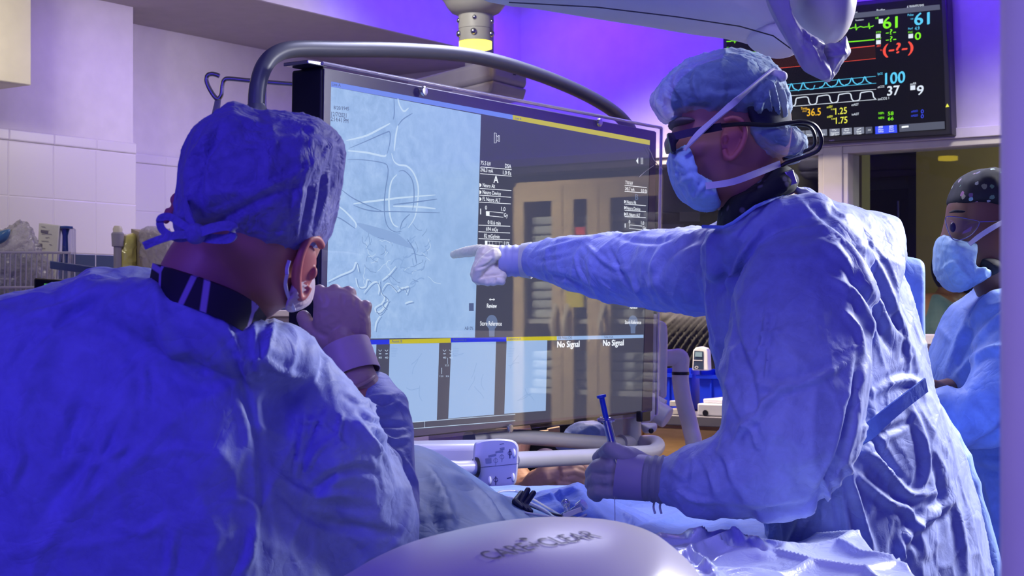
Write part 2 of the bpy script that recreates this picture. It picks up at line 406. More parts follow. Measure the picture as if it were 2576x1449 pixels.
# glazed tiles: grout lines from the object coordinates along the wall
def tile_mat(name, col, size, grout, groutcol=(.74, .70, .72), rough=.22, zoff=0, uoff=0):
    m = mat(name, col, rough, spec=.5); N, L, b = nodes(m)
    g = N.new('ShaderNodeNewGeometry'); 
    du = N.new('ShaderNodeVectorMath'); du.operation = 'DOT_PRODUCT'; du.inputs[1].default_value = tuple(U); L.new(g.outputs['Position'], du.inputs[0])
    dz = N.new('ShaderNodeVectorMath'); dz.operation = 'DOT_PRODUCT'; dz.inputs[1].default_value = (0, 0, 1); L.new(g.outputs['Position'], dz.inputs[0])
    def edge(x, off):
        f = mth(m, 'FRACT', mth(m, 'DIVIDE', mth(m, 'SUBTRACT', x, off), size))
        d = mth(m, 'MINIMUM', f, mth(m, 'SUBTRACT', 1, f)); return mth(m, 'MULTIPLY', d, size)
    d = mth(m, 'MINIMUM', edge(du.outputs['Value'], uoff), edge(dz.outputs['Value'], zoff))
    k = mth(m, 'MINIMUM', mth(m, 'DIVIDE', d, grout), 1)
    L.new(ramp(m, k, [(.45, groutcol), (.6, col)]), b.inputs['Base Color']); bump(m, k, .6, .003)
    return m
TW = tile_mat('white_glazed_tile', (.60, .565, .585), .2, .004, zoff=1.629, uoff=3.756, groutcol=(.66, .62, .64))
TB = tile_mat('slate_blue_tile', (.028, .045, .10), .1, .004, zoff=1.629, uoff=3.756, groutcol=(.50, .48, .52), rough=.3)
def wall_stack(name, w, u0, u1):
    struct(name, MB().rbox(u0, u1, w - .35, w, 0, 3.0), MT['wall'])
    struct('trim_' + name[5:] + '_tile', MB().rbox(u0, u1 + .006, w, w + .012, 1.629, 2.03), TW, bevel=.002)
    struct('trim_' + name[5:] + '_tile_cap', MB().rbox(u0, u1 + .006, w, w + .018, 2.03, 2.072), tile_mat(name + '_cap', (.60, .565, .585), .2, .004, zoff=1.629 + .1, uoff=3.756, groutcol=(.66, .62, .64)), bevel=.006)
    struct('trim_' + name[5:] + '_blue_tile', MB().rbox(u0, u1 + .006, w, w + .010, .9, 1.629), TB)
wall_stack('wall_left', WL, -2.5, UP)
wall_stack('wall_recess', WR, UP, WB)
struct('ceiling', MB().rbox(-2.5, WB, -5.4, -4.235, ZC, 2.75), MT['ceil_low'])
struct('wall_bulkhead', MB().rbox(-2.5, WB, -4.235, -4.22, ZC, 3.0), MT['wall'])
struct('ceiling_high', MB().rbox(-2.5, 9.0, -4.22, 4.0, ZH, 3.0), plain('ceiling_tile', (.55, .52, .55), .8))
def wz(px, py, u=WB): p = on_u(px, py, u); return p.dot(W), p.z
w_l = wz(1380, 700)[0]; w_m0 = wz(2079, 500)[0]; w_m1 = wz(2127, 500)[0]; w_r = .9
ZT, ZB = 2.068, 1.318
cw = plain('cream_wall', (.62, .585, .56), .6)
b = MB(); b.rbox(WB, WB + .14, -5.3, 4.0, 2.135, 3.0); b.rbox(WB, WB + .14, -5.3, w_l - .06, 0, 2.135); b.rbox(WB, WB + .14, w_l - .06, 4.0, 0, ZB - .04); b.rbox(WB, WB + .14, w_r + .05, 4.0, ZB - .04, 2.135)
struct('wall_back', b, MT['wall'])
def window(n, w0, w1):
    b = MB(); fr = .024
    b.rbox(WB - .03, WB + .09, w0 - fr, w1 + fr, ZT, ZT + .03); b.rbox(WB - .03, WB + .09, w0 - fr, w1 + fr, ZB - .04, ZB)
    b.rbox(WB - .03, WB + .09, w0 - fr, w0, ZB, ZT); b.rbox(WB - .03, WB + .09, w1, w1 + fr, ZB, ZT)
    o = struct('window_%d' % n, b, cw, bevel=.003)
    g = MB().rbox(WB + .02, WB + .026, w0, w1, ZB, ZT).build('window_glass', glassy('window_glass_%d' % n, (.92, .95, .93), .8), o)
window(1, w_l, w_m0 - .024); window(2, w_m1 + .024, w_r)
struct('trim_header', MB().rbox(WB - .045, WB, w_l - .06, 4.0, ZT + .03, 2.14), cw, bevel=.003)
struct('trim_mullion', MB().rbox(WB - .035, WB + .1, w_m0 - .0, w_m1 + .0, ZB - .04, ZT + .03), cw, bevel=.003)
# the control room behind the glass
UC = 8.6
olive = plain('control_room_paint', (.20, .21, .18), .8)
struct('wall_control', MB().rbox(UC, UC + .1, -6.5, 4.0, 0, 3.0), olive)
struct('wall_control_side', MB().rbox(WB + .14, UC, -6.6, -6.5, 0, 3.0), olive)
struct('ceiling_control', MB().rbox(WB + .14, UC, -6.5, 4.0, 2.32, 2.4), plain('control_ceiling', (.30, .29, .33), .8))
a0 = wz(2145, 482, UC); a1 = wz(2292, 482, UC)
dr = struct('door_1', MB().rbox(UC - .04, UC - .005, a0[0], a1[0], 0, a0[1]), plain('door_brown', (.10, .075, .05), .6), bevel=.004)
h = wz(2284, 560, UC)
MB().tube([R(UC - .09, h[0] - .02, h[1] + .12), R(UC - .09, h[0] - .02, h[1] - .22)], .012).build('door_handle', MT['steel'], dr)
b = MB(); b.rbox(UC - .05, UC - .0, a0[0] - .07, a0[0], 0, a0[1] + .07); b.rbox(UC - .05, UC, a1[0], a1[0] + .07, 0, a0[1] + .07); b.rbox(UC - .05, UC, a0[0], a1[0], a0[1], a0[1] + .07)
struct('trim_door', b, plain('door_frame', (.17, .16, .13), .6), bevel=.004)
s0 = wz(2385, 500, UC)[0]
struct('wall_ochre', MB().rbox(UC - .5, UC - .06, s0, s0 + 1.8, 0, 2.32), plain('ochre_paint', (.34, .25, .09), .7))
j0 = wz(2130, 500, 6.9)[0]
struct('trim_column', MB().rbox(6.9, 7.0, j0 - .02, j0 + .075, 0, 2.32), plain('column_ochre', (.22, .19, .09), .7))
# shelves of files seen through the left pane
sh = thing('file_shelf', 'dim shelf with paper notices behind the glass left of the surgeon facing left', 'shelf')
x0 = wz(1650, 600, 7.8)[0]; x1 = wz(2078, 600, 7.8)[0]
ds = plain('dark_shelf', (.07, .07, .055), .7)
MB().rbox(7.8, 8.0, x0 - .1, x1 + .1, .5, 1.98).build('back_panel', ds, sh)
for k, (zz) in enumerate((1.34, 1.62, 1.84)): MB().rbox(7.62, 7.8, x0 - .1, x1 + .1, zz, zz + .015).build('shelf_board', ds, sh)
pm = plain('paper', (.30, .30, .24), .8)
for px, py, w_, h_ in ((1735, 545, 50, 24), (1830, 560, 48, 26), (1690, 575, 60, 22), (1880, 500, 40, 30)):
    q = [on_u(px + a * w_ / 2, py + b_ * h_ / 2, 7.6) for a, b_ in ((-1, -1), (1, -1), (1, 1), (-1, 1))]
    MB().plate(q, -U, .002).build('paper_notice', pm, sh)
# someone seated beyond the glass
pr = thing('person', 'person in dark teal scrubs sitting behind the control room glass', 'person')
b = MB(); b.limb([(2330, 900, 6.9, .16), (2345, 820, 6.9, .15), (2380, 790, 6.95, .10), (2400, 720, 6.95, .055), (2405, 690, 6.95, .09)]); b.limb([(2300, 830, 6.8, .06), (2300, 950, 6.7, .05), (2360, 1000, 6.6, .04)])
b.build('body', MT['skin_dark'], pr, remesh=.012, sm=6)
b = MB(); b.inflate([(2318, 780), (2350, 738), (2392, 760), (2450, 780), (2480, 900), (2470, 1040), (2300, 1040), (2296, 850)], 6.85, .22, .2)
b.build('scrub_top', fabric('teal_scrub', (.05, .10, .14), crease=.4, scale=8), pr, remesh=.015, sm=4)
MB().ell(P(2408, 672, 6.95), (.115, .11, .13)).build('hair', MT['black_cloth'], pr)

# ---------------------------------------------------------------- wall monitor
UM = 6.0
fm, nU = surf('u', UM, 0); 
wm = thing('wall_monitor', 'black wall mounted patient monitor showing heart rate, pressure and oxygen traces', 'monitor')
TL, TR, BR, BL = (1817, 43), (2381, -22), (2394, 340), (1822, 375)
MB().plate([fm(*TL), fm(*TR), fm(*BR), fm(*BL)], U, .07).build('housing', MT['black'], wm, bevel=.006)
S = lambda k: surf('u', UM, .001 + .0012 * k)
def ins(c, k): return [(x + (k if i in (0, 3) else -k), y + (k if i in (0, 1) else -k)) for i, (x, y) in enumerate(c)]
quad(MB(), S(0), [(1827, 51), (2368, -9), (2380, 326), (1832, 358)]).build('display_panel', emis('black', 0), wm)
D = lambda X, Y: (1800 + X / 3.917, Y / 3.917)
def wl(name, col, items, k=1):
    b = MB()
    for it in items:
        if it[0] == 't': text(b, S(k), it[1], D(*it[2]), D(*it[3]), it[4] / 3.917, bold=it[5] if len(it) > 5 else 1)
        elif it[0] == 'l': line(b, S(k), [D(*p) for p in it[1]], it[2], it[3] if len(it) > 3 else False)
        elif it[0] == 'q': quad(b, S(k), [D(*p) for p in it[1]])
    return b.build(name, col, wm)
wl('header_bar', emis('slate', 0), [('q', [(100, 260), (2210, 45), (2215, 95), (100, 310)])])
wl('trend_band', emis('dimred', (.030, .010, .010)), [('q', [(440, 570), (1575, 455), (1580, 575), (440, 690)])])
ecg = [(110, 410), (150, 408), (165, 400), (175, 410), (183, 370), (192, 425), (200, 405), (235, 395), (260, 402), (290, 400), (303, 375), (310, 412), (318, 395)]
ecg2 = [(1300, 285), (1340, 280), (1360, 270), (1375, 278), (1382, 235), (1390, 298), (1400, 275), (1430, 262), (1460, 270), (1490, 265), (1505, 268), (1513, 225), (1520, 285), (1530, 262), (1548, 262), (1560, 250)]
wl('green_readout', emis('green', 0), [('l', ecg, 2.2), ('l', ecg2, 2.2), ('l', [(340, 520), (440, 508)], 2.2), ('l', [(1300, 415), (1568, 392)], 2.6),
    ('t', '61', (1650, 285), (1790, 275), 112, 2), ('t', '-?-', (1680, 345), (1778, 335), 52), ('t', '-?-', (1680, 415), (1780, 405), 52), ('t', '0', (1965, 395), (2022, 390), 72, 2),
    ('t', 'HR', (1578, 190), (1610, 187), 20), ('t', 'STII', (1583, 330), (1630, 325), 18), ('t', 'STV', (1585, 392), (1635, 387), 18), ('t', 'PVC', (1900, 330), (1945, 325), 18),
    ('t', '58', (1700, 1138), (1755, 1134), 36), ('t', '66', (1700, 1188), (1755, 1184), 36), ('t', 'NBPs', (1608, 1128), (1662, 1124), 22), ('t', 'NBPd', (1608, 1175), (1662, 1170), 22), ('t', 'V', (112, 480), (130, 480), 16)])
pl = []
for x0_ in (738, 855): pl.append([(x0_ - 40, 905 - (x0_ - 738) * .09), (x0_ - 15, 885 - (x0_ - 738) * .09), (x0_ + 10, 825 - (x0_ - 738) * .09), (x0_ + 35, 870 - (x0_ - 738) * .09), (x0_ + 70, 888 - (x0_ - 738) * .09)])
for k in range(4):
    x = 1085 + k * 128; y = -k * 13
    pl.append([(x - 62, 863 + y), (x - 38, 858 + y), (x - 15, 838 + y), (x + 3, 808 + y if k == 0 else 795 + y), (x + 25, 838 + y), (x + 60, 858 + y), (x + 70, 857 + y)])
wl('cyan_readout', emis('cyan', 0), [('l', p, 2.4, True) for p in pl] + [('l', [(930, 882), (965, 880), (980, 840)], 2), ('t', '61', (1960, 250), (2105, 240), 118, 2), ('t', '4.9', (1965, 298), (2012, 295), 34), ('t', 'Pulse', (1895, 160), (1952, 155), 22), ('t', 'Perf', (1900, 295), (1945, 290), 20),
    ('t', '100', (1672, 835), (1865, 815), 112, 2), ('t', 'SpO2', (1598, 740), (1648, 735), 22), ('l', [(690, 835), (1580, 752)], 1.2), ('l', [(690, 900), (1585, 820)], 1.2), ('t', '120', (1925, 195), (1950, 193), 14)])
wv = []
for k, x in enumerate((795, 1005, 1215, 1430)):
    y = -k * 18; wv += [(x - 30, 1045 + y), (x - 8, 1030 + y), (x + 2, 975 + y), (x + 25, 965 + y), (x + 110, 957 + y), (x + 130, 1010 + y), (x + 150, 1030 + y)]
wl('white_readout', emis('white', 0), [('l', wv, 2.4, True), ('l', [(735, 945), (1585, 880)], 1.2), ('l', [(745, 1050), (1590, 980)], 1.2), ('t', '37', (1692, 945), (1812, 935), 92, 2), ('t', '9', (1985, 940), (2048, 932), 92, 2),
    ('t', 'etCO2', (1600, 870), (1665, 862), 22), ('t', 'imCO2 1', (1602, 990), (1710, 978), 24), ('t', 'awRR', (1920, 840), (1980, 832), 22), ('q', [(1922, 845), (1970, 840), (1970, 885), (1922, 890)]),
    ('q', [(1610, 190), (1652, 186), (1652, 230), (1610, 234)]), ('q', [(1583, 338), (1628, 334), (1628, 372), (1583, 376)]), ('q', [(1585, 398), (1630, 394), (1630, 434), (1585, 438)]), ('q', [(1903, 338), (1948, 334), (1948, 375), (1903, 379)]),
    ('t', '14:16', (1345, 140), (1400, 135), 22), ('t', 'Profiles', (1590, 115), (1672, 107), 22), ('t', '6 WAVES/3MS', (1890, 82), (2055, 66), 26), ('t', 'etAGT', (1342, 1045), (1412, 1038), 22), ('t', 'inAGT', (1345, 1140), (1415, 1133), 22), ('t', 'Ventilation', (1378, 208), (1462, 200), 14)])
wl('red_readout', emis('red', 0), [('l', [(455, 568), (1570, 452)], 2.6), ('l', [(440, 692), (1580, 577)], 1.1), ('t', '(-?-)', (1650, 540), (1945, 510), 100, 2), ('t', 'ART', (1590, 465), (1632, 460), 20), ('t', 'Sys', (1625, 500), (1645, 498), 14)] )
wl('trend_lines', emis('faintred', (.25, .05, .045)), [('l', [(440, 590 + k * 17), (1575, 475 + k * 16)], .8) for k in range(6)])
wl('amber_readout', emis('amber', 0), [('t', '36.5', (903, 1145), (1038, 1135), 72), ('t', 'Temp', (843, 1082), (905, 1076), 24), ('t', '39.0', (858, 1105), (898, 1102), 14)])
wl('yellow_readout', emis('lemon', 0), [('t', '1.25', (1183, 1130), (1295, 1120), 64), ('t', '1.75', (1188, 1222), (1300, 1212), 64), ('t', 'etSEV', (1098, 1068), (1155, 1060), 22), ('t', 'inSEV', (1102, 1164), (1158, 1156), 22), ('t', '5.00', (1140, 1085), (1178, 1082), 13), ('t', '5.00', (1143, 1180), (1182, 1177), 13), ('q', [(2268, 1058), (2285, 1020), (2305, 1052)])])
wl('blue_readout', emis('royal', 0), [('t', '0', (2025, 1118), (2052, 1116), 38), ('t', '0', (2025, 1166), (2052, 1164), 38), ('t', 'etN2O', (1930, 1110), (1995, 1102), 20), ('t', 'inN2O', (1930, 1152), (1995, 1146), 20), ('q', [(1575, 1248), (1788, 1230), (1792, 1308), (1578, 1322)])])
wl('button_bar', emis('steelgrey', 0), [('q', [(a, 1292 - (a - 800) * .062), (a + 100, 1286 - (a - 800) * .062), (a + 102, 1346 - (a - 800) * .055), (a + 2, 1358 - (a - 800) * .055)]) for a in (780, 888, 1000, 1125, 1245, 1365)])
wl('message_bar', emis('slate', 0), [('q', [(1480, 1253), (1545, 1248), (1548, 1312), (1482, 1318)]), ('q', [(1812, 1228), (2258, 1195), (2262, 1270), (1815, 1300)])])
wl('button_text', emis('signal', 0), [('t', 'Main', (805, 1338), (850, 1334), 14), ('t', 'Main', (905, 1338), (955, 1334), 14), ('t', 'Zero', (1020, 1332), (1080, 1328), 14), ('t', 'Sequence', (1140, 1318), (1218, 1312), 14), ('t', 'NBP Zero', (1140, 1338), (1218, 1332), 14), ('t', 'Profiles', (1265, 1318), (1332, 1312), 14), ('t', 'End', (1395, 1305), (1435, 1302), 15), ('t', 'Case', (1398, 1325), (1440, 1322), 15), ('t', '>>', (1505, 1295), (1532, 1292), 22),
    ('l', [(1150, 1280), (1165, 1284), (1172, 1275), (1180, 1288), (1195, 1280)], 1.2), ('l', [(1278, 1290), (1278, 1270), (1315, 1267), (1315, 1287), (1278, 1290)], 1.2), ('l', [(1400, 1280), (1438, 1262)], 1.2), ('q', [(1838, 1245), (1905, 1238), (1905, 1255), (1838, 1262)]), ('q', [(805, 1298), (842, 1295), (842, 1320), (805, 1323)]),
    ('l', [(1612, 1262), (1612, 1248), (1650, 1245), (1650, 1259), (1612, 1262)], 1.2), ('l', [(1718, 1256), (1718, 1243), (1755, 1240), (1755, 1253), (1718, 1256)], 1.2), ('t', 'Main', (1608, 1288), (1655, 1284), 14), ('t', 'Setup', (1608, 1306), (1658, 1302), 14), ('t', 'Main', (1715, 1280), (1758, 1276), 14), ('t', 'Screen', (1712, 1300), (1762, 1296), 14)], k=2)
MB(); b = MB(); text(b, S(0), 'NEC', D(1122, 1392), D(1172, 1389), 3); b.build('maker_mark', MT['grey_pl'], wm)
quad(MB(), surf('u', UM, .006), [(1822, 47), (2376, -16), (2388, 334), (1827, 366)]).build('front_glass', glassy('monitor_glass', (1, 1, 1), .3, .08), wm)
MB().rbox(UM + .07, WB, -2.9, -2.4, 2.25, 2.5).build('wall_bracket', MT['black'], wm)

# ---------------------------------------------------------------- big procedure display
WM = -2.195
fM, nW = surf('w', WM, 0)
bm_ = thing('procedure_display', 'very large screen showing a subtracted angiogram, hung from a curved grey frame', 'display')
C4 = [(810, 168), (1652, 330), (1641, 1037), (797, 1128)]
hm = mat('display_housing', (.006, .006, .012), .5)
MB().plate([fM(*c) for c in C4], -W, .088).build('housing', hm, bm_, bevel=.006)
fb, _ = surf('w', WM, .0005)
bz = mat('display_bezel', (.085, .07, .12), .25)
b = MB()
I4 = [(830, 205), (1634, 353), (1613, 1034), (812, 1101)]; O4 = [(813, 173), (1648, 333), (1638, 1033), (800, 1123)]
for k in range(4): b.plate([fb(*O4[k]), fb(*O4[(k + 1) % 4]), fb(*I4[(k + 1) % 4]), fb(*I4[k])], W, .003)
b.build('bezel', bz, bm_)
def sm_(k): return surf('w', WM, .001 + .0008 * k)
quad(MB(), sm_(0), I4).build('display_panel', emis('grey', 0), bm_)
# the angiogram: mottled pale blue image
am = mat('angiogram', (0, 0, 0), .4, emit=(.4, .6, .9), es=1.0, spec=.1); N, L, bs = nodes(am); v = tcoord(am)
n1 = noise(am, v, 9, 4, .6, 1.0); n2 = noise(am, v, 42, 5, .65, .6)
g = N.new('ShaderNodeNewGeometry'); sp = N.new('ShaderNodeSeparateXYZ'); L.new(g.outputs['Position'], sp.inputs[0])
low = N.new('ShaderNodeMapRange'); low.inputs[1].default_value = 1.65; low.inputs[2].default_value = 1.30; L.new(sp.outputs['Z'], low.inputs[0])
du = N.new('ShaderNodeVectorMath'); du.operation = 'DOT_PRODUCT'; du.inputs[1].default_value = tuple(U); L.new(g.outputs['Position'], du.inputs[0])
lf = N.new('ShaderNodeMapRange'); lf.inputs[1].default_value = 3.05; lf.inputs[2].default_value = 2.6; L.new(du.outputs['Value'], lf.inputs[0])
tex = mth(am, 'MULTIPLY', mth(am, 'SUBTRACT', n2, .5), mth(am, 'ADD', mth(am, 'MULTIPLY', lf.outputs[0], .45), .07))
f = mth(am, 'ADD', mth(am, 'ADD', mth(am, 'MULTIPLY', mth(am, 'SUBTRACT', n1, .5), .35), .5), tex)
L.new(ramp(am, f, [(.28, (.25, .42, .72)), (.5, (.37, .56, .88)), (.72, (.50, .70, .98))]), bs.inputs['Emission Color'])
quad(MB(), sm_(1), [(829, 218), (1208, 289), (1193, 849), (815, 853)]).build('angiogram_image', am, bm_)
thumbs = MB()
for q in ([(825, 868), (945, 866), (938, 1072), (820, 1082)], [(979, 865), (1103, 863), (1097, 1057), (973, 1067)], [(1134, 861), (1246, 859), (1241, 1043), (1126, 1053)], [(1273, 857), (1375, 856), (1371, 1033), (1267, 1041)]):
    o = quad(MB(), sm_(1), q).build('thumbnail_image', emis('thumb_ice', (.37, .55, .86)), bm_)
A = lambda X, Y: (800 + X / 2.898, 180 + Y / 2.898)
B = lambda X, Y: (800 + X / 2.842, 600 + Y / 2.842)
Wl = [[A(*p) for p in q] for q in ([(575, 195), (590, 250), (620, 290), (655, 265)], [(200, 503), (340, 470), (450, 415), (520, 378)], [(575, 395), (560, 470), (548, 580)], [(210, 578), (340, 590), (470, 617), (490, 605)],
    [(530, 595), (545, 650), (580, 680), (640, 690), (690, 740), (722, 830), (722, 930), (700, 1060), (650, 1140)], [(570, 750), (530, 800), (512, 900), (515, 1030), (540, 1110), (580, 1135)],
    [(250, 965), (350, 950), (480, 935), (600, 920), (850, 900)], [(115, 965), (180, 1010), (240, 1070), (270, 1110), (268, 1140)], [(540, 982), (700, 985), (850, 1000)])]
Dl = [[A(*p) for p in q] for q in ([(545, 190), (548, 300), (540, 350)], [(680, 305), (610, 350), (575, 395)], [(215, 562), (350, 505), (480, 448), (515, 445), (515, 520), (495, 600)],
    [(205, 642), (330, 645), (470, 668), (500, 700), (500, 760), (485, 850), (475, 950), (478, 1050), (500, 1130), (550, 1168), (600, 1165)], [(580, 728), (620, 725), (670, 775), (690, 850), (690, 950), (680, 1010)],
    [(250, 975), (330, 1005), (420, 1020), (560, 1022), (880, 1030)], [(540, 970), (680, 955), (860, 930)], [(85, 1045), (160, 1075), (262, 1145)], [(640, 1220), (690, 1300), (710, 1400)], [(160, 860), (240, 920), (340, 970), (460, 1020)], [(590, 1150), (610, 1090), (660, 1040)])]
V = [[B(*p) for p in q] for q in ([(60, 310), (150, 265), (240, 225), (265, 170), (285, 240)], [(262, 280), (280, 345), (330, 345), (345, 295), (365, 305)], [(320, 390), (370, 330), (410, 310), (430, 350), (425, 400)],
    [(450, 370), (490, 320), (540, 360), (560, 380), (600, 350), (620, 380)], [(480, 440), (440, 470), (400, 500), (430, 540), (470, 500), (490, 440), (460, 400)], [(440, 550), (410, 600), (400, 660)], [(450, 300), (500, 260), (550, 200)],
    [(560, 340), (590, 360), (640, 345), (625, 400)], [(430, 300), (440, 380), (470, 420), (450, 470), (480, 500)], [(500, 440), (440, 520), (400, 520)], [(615, 465), (640, 455), (670, 450)])]
rnd = random.Random(5); Q = []
for k in range(60):
    x, y = rnd.uniform(330, 780), rnd.uniform(-60, 330); a = rnd.uniform(0, 6.3); q = [(x, y)]
    for j in range(rnd.randint(2, 5)): a += rnd.uniform(-.8, .8); x += 22 * math.cos(a); y += 22 * math.sin(a); q.append((x, y))
    Q.append([B(*p) for p in q])
b = MB()
for q in Wl: line(b, sm_(2), q, 5.0, True, taper=True)
for q in V: line(b, sm_(2), q, 4.4, True, taper=True)
for q in Q[:18]: line(b, sm_(2), q, 1.3, True)
b.build('catheter_highlight', emis('icewhite', 0), bm_)
b = MB()
for q in Dl: line(b, sm_(3), q, 3.2, True, taper=True)
for q in V: line(b, sm_(3), [(x + 3.0, y + 3.2) for x, y in q], 2.2, True)
for q in Q[18:34]: line(b, sm_(3), q, 1.2, True)
for p, q in ((( 840, 915), (846, 945)),): pass
b.build('catheter_shade', emis('iceshade', 0), bm_)
b = MB(); 
quad(b, sm_(2), [A(*p) for p in crom([(272, 1105), (400, 1130), (560, 1180), (640, 1240), (690, 1290), (640, 1280), (500, 1235), (380, 1190)], 4, True)])
b.build('vein_shade', emis('vein', (.29, .45, .76)), bm_)
b = MB(); soft = emis('icesoft', (.29, .46, .78))
for q in Q[34:]: line(b, sm_(2), q, 3.0, True)
for t in range(3):       # faint bone outlines in the thumbnails
    ox = (979, 1134, 1273)[t]
    for j in range(5):
        x, y = ox + rnd.uniform(20, 80), 885 + rnd.uniform(0, 120); a = rnd.uniform(0, 3); q = [(x, y)]
        for _ in range(3): a += rnd.uniform(-.6, .6); x += 12 * math.cos(a); y += 14 * math.sin(a); q.append((x, y))
        q = [(min(max(x, ox + 4), ox + 92), min(y, 1030)) for x, y in q]; line(b, sm_(2), q, 2, True)
    for j in range(7): line(b, sm_(2), [(ox + 3, 873 + j * 4), (ox + 12 + (j * 7) % 8, 873 + j * 4)], 1.2)
b.build('faint_vessels', soft, bm_)
# coloured title bars
b = MB(); quad(b, sm_(1), [(831, 205), (1288, 289), (1288, 301), (830, 218)]); b.build('title_bar', emis('paleblue', 0), bm_, )
b = MB(); quad(b, sm_(1), [(1288, 289), (1633, 353), (1633, 365), (1288, 301)]); quad(b, sm_(1), [(978, 854), (1132, 851), (1132, 862), (978, 865)]); quad(b, sm_(1), [(1272, 848), (1399, 846), (1399, 856), (1272, 858)]); b.build('yellow_title_bar', emis('yellow', 0), bm_)
b = MB(); quad(b, sm_(1), [(825, 857), (978, 854), (978, 866), (825, 869)]); quad(b, sm_(1), [(1132, 851), (1272, 848), (1272, 859), (1132, 862)]); b.build('blue_title_bar', emis('blue', 0), bm_)
b = MB(); quad(b, sm_(1), [(1399, 846), (1617, 842), (1617, 850), (1399, 856)]); quad(b, sm_(1), [(830, 838), (1192, 834), (1192, 838), (830, 846)]); b.build('pale_title_bar', emis('ice', 0), bm_)
E = lambda X, Y: (1180 + X / 2.415, 260 + Y / 2.415)
G = lambda X, Y: (930 + X / 3.628, 830 + Y / 3.628)
def T(b, s, p, q, h, k=2, f_=E, bold=0): text(b, sm_(k), s, f_(*p), f_(*q), h * 1.12, bold + 1)
b = MB()
T(b, '75.5 kV', (65, 373), (127, 381), 9); T(b, 'DSA', (213, 391), (250, 396), 9); T(b, '246.3 mA', (63, 413), (140, 423), 9); T(b, '1.0 f/s', (200, 432), (250, 437), 9); T(b, 'A', (143, 483), (171, 484), 16, bold=1)
T(b, 'Neuro Alt', (78, 508), (152, 516), 9); T(b, 'Neuro Device', (77, 550), (187, 561), 9); T(b, 'FL Neuro ALT', (77, 592), (185, 603), 9); T(b, '0', (92, 645), (103, 646), 9); T(b, '1.0', (190, 653), (215, 655), 9); T(b, 'Gy', (207, 690), (230, 692), 9)
T(b, '010.6 min', (108, 734), (186, 740), 9); T(b, '694 mGy', (98, 774), (170, 780), 9); T(b, '82 mGy/min', (86, 815), (180, 822), 9); T(b, '11%', (207, 862), (240, 865), 9); T(b, 'Review', (103, 1243), (162, 1244), 10, bold=1); T(b, 'Store Reference', (62, 1350), (193, 1351), 10)
T(b, 'No Signal', (1703, 162), (1905, 155), 14, f_=G, bold=2); T(b, 'No Signal', (2122, 148), (2308, 142), 13.5, f_=G, bold=2)
T(b, '73.0 kV', (945, 490), (990, 496), 7.5); T(b, '245.7 mA', (942, 527), (1000, 534), 7.5); T(b, '0.0 f/s', (1040, 540), (1077, 543), 7.5); T(b, 'Neuro Alt', (953, 608), (1010, 613), 7.5); T(b, 'Neuro Device', (951, 645), (1035, 653), 7.5); T(b, 'FL Neuro ALT', (952, 684), (1035, 691), 7.5)
T(b, '0', (965, 730), (974, 731), 7.5); T(b, '1.0', (1040, 736), (1058, 738), 7.5); T(b, 'Gy', (1052, 766), (1068, 767), 7.5); T(b, 'Review', (972, 1248), (1018, 1249), 8, bold=1); T(b, 'Store Reference', (942, 1340), (1040, 1341), 8)
for p, q in (((65, 386), (253, 403)), ((62, 427), (253, 443)), ((60, 517), (252, 530)), ((58, 558), (250, 571)), ((55, 600), (249, 611)), ((52, 740), (245, 747)), ((52, 780), (244, 788)), ((52, 822), (243, 829)), ((940, 498), (1075, 512)), ((940, 535), (1075, 545)), ((940, 612), (1070, 622)), ((940, 650), (1070, 658)), ((940, 688), (1070, 695))):
    line(b, sm_(2), [E(*p), E(*q)], 1.5)
def rect(b, p0, p1, p2, p3, w=1.3, f_=E): line(b, sm_(2), [f_(*p) for p in (p0, p1, p2, p3)], w, close=True)
rect(b, (98, 656), (203, 666), (203, 692), (98, 682)); quad(b, sm_(2), [E(98, 656), E(118, 658), E(118, 683), E(98, 681)]); rect(b, (92, 836), (198, 842), (198, 864), (92, 860)); quad(b, sm_(2), [E(92, 836), E(105, 837), E(105, 860), E(92, 860)])
for x in (118, 138, 158, 178): line(b, sm_(2), [E(x, 838), E(x, 862)], .7)
rect(b, (968, 738), (1048, 746), (1048, 768), (968, 760)); rect(b, (148, 180), (160, 182), (160, 240), (148, 242)); rect(b, (160, 195), (172, 207), (172, 222), (160, 232)); rect(b, (172, 196), (180, 197), (180, 232), (172, 232))
for (ox, s_) in ((65, 1), (943, .85)):
    line(b, sm_(2), [E(ox, 640 + (90 if s_ < 1 else 0)), E(ox, 675 + (80 if s_ < 1 else 0))], 3)
line(b, sm_(2), [E(118, 1192), E(150, 1192)], 1.8); line(b, sm_(2), [E(125, 1185), E(118, 1192), E(125, 1199)], 1.4); line(b, sm_(2), [E(143, 1185), E(150, 1192), E(143, 1199)], 1.4)
for x in (1041, 1050): line(b, sm_(2), [E(x, 330), E(x, 370)], 1.8)
quad(b, sm_(2), [E(1010, 350), E(1022, 330), E(1022, 368)])
for y in (497, 540, 582): quad(b, sm_(2), [E(58, y - 12), E(68, y - 6), E(68, y + 6), E(58, y + 12)])
for y in (597, 634, 673): quad(b, sm_(2), [E(938, y - 10), E(946, y - 5), E(946, y + 5), E(938, y + 10)])
b.build('white_screen_text', emis('signal', 0), bm_)
b = MB(); line(b, sm_(2), [(1024, 1063), (1294, 1042), (1294, 1058), (1024, 1079)], 1.4, close=True); line(b, sm_(2), [(1066, 1060), (1066, 1075)], 1.2)
for ox in (945, 1107):
    for dx, dy in ((5, 24), (21, 24)):
        line(b, sm_(2), [(ox + dx, 880), (ox + dx + 4, 884), (ox + dx + 8, 880)], 1.3); line(b, sm_(2), [(ox + dx + 1, 890), (ox + dx + 7, 890)], 1.6); text(b, sm_(2), '40', (ox + dx, 902), (ox + dx + 8, 902), 5)
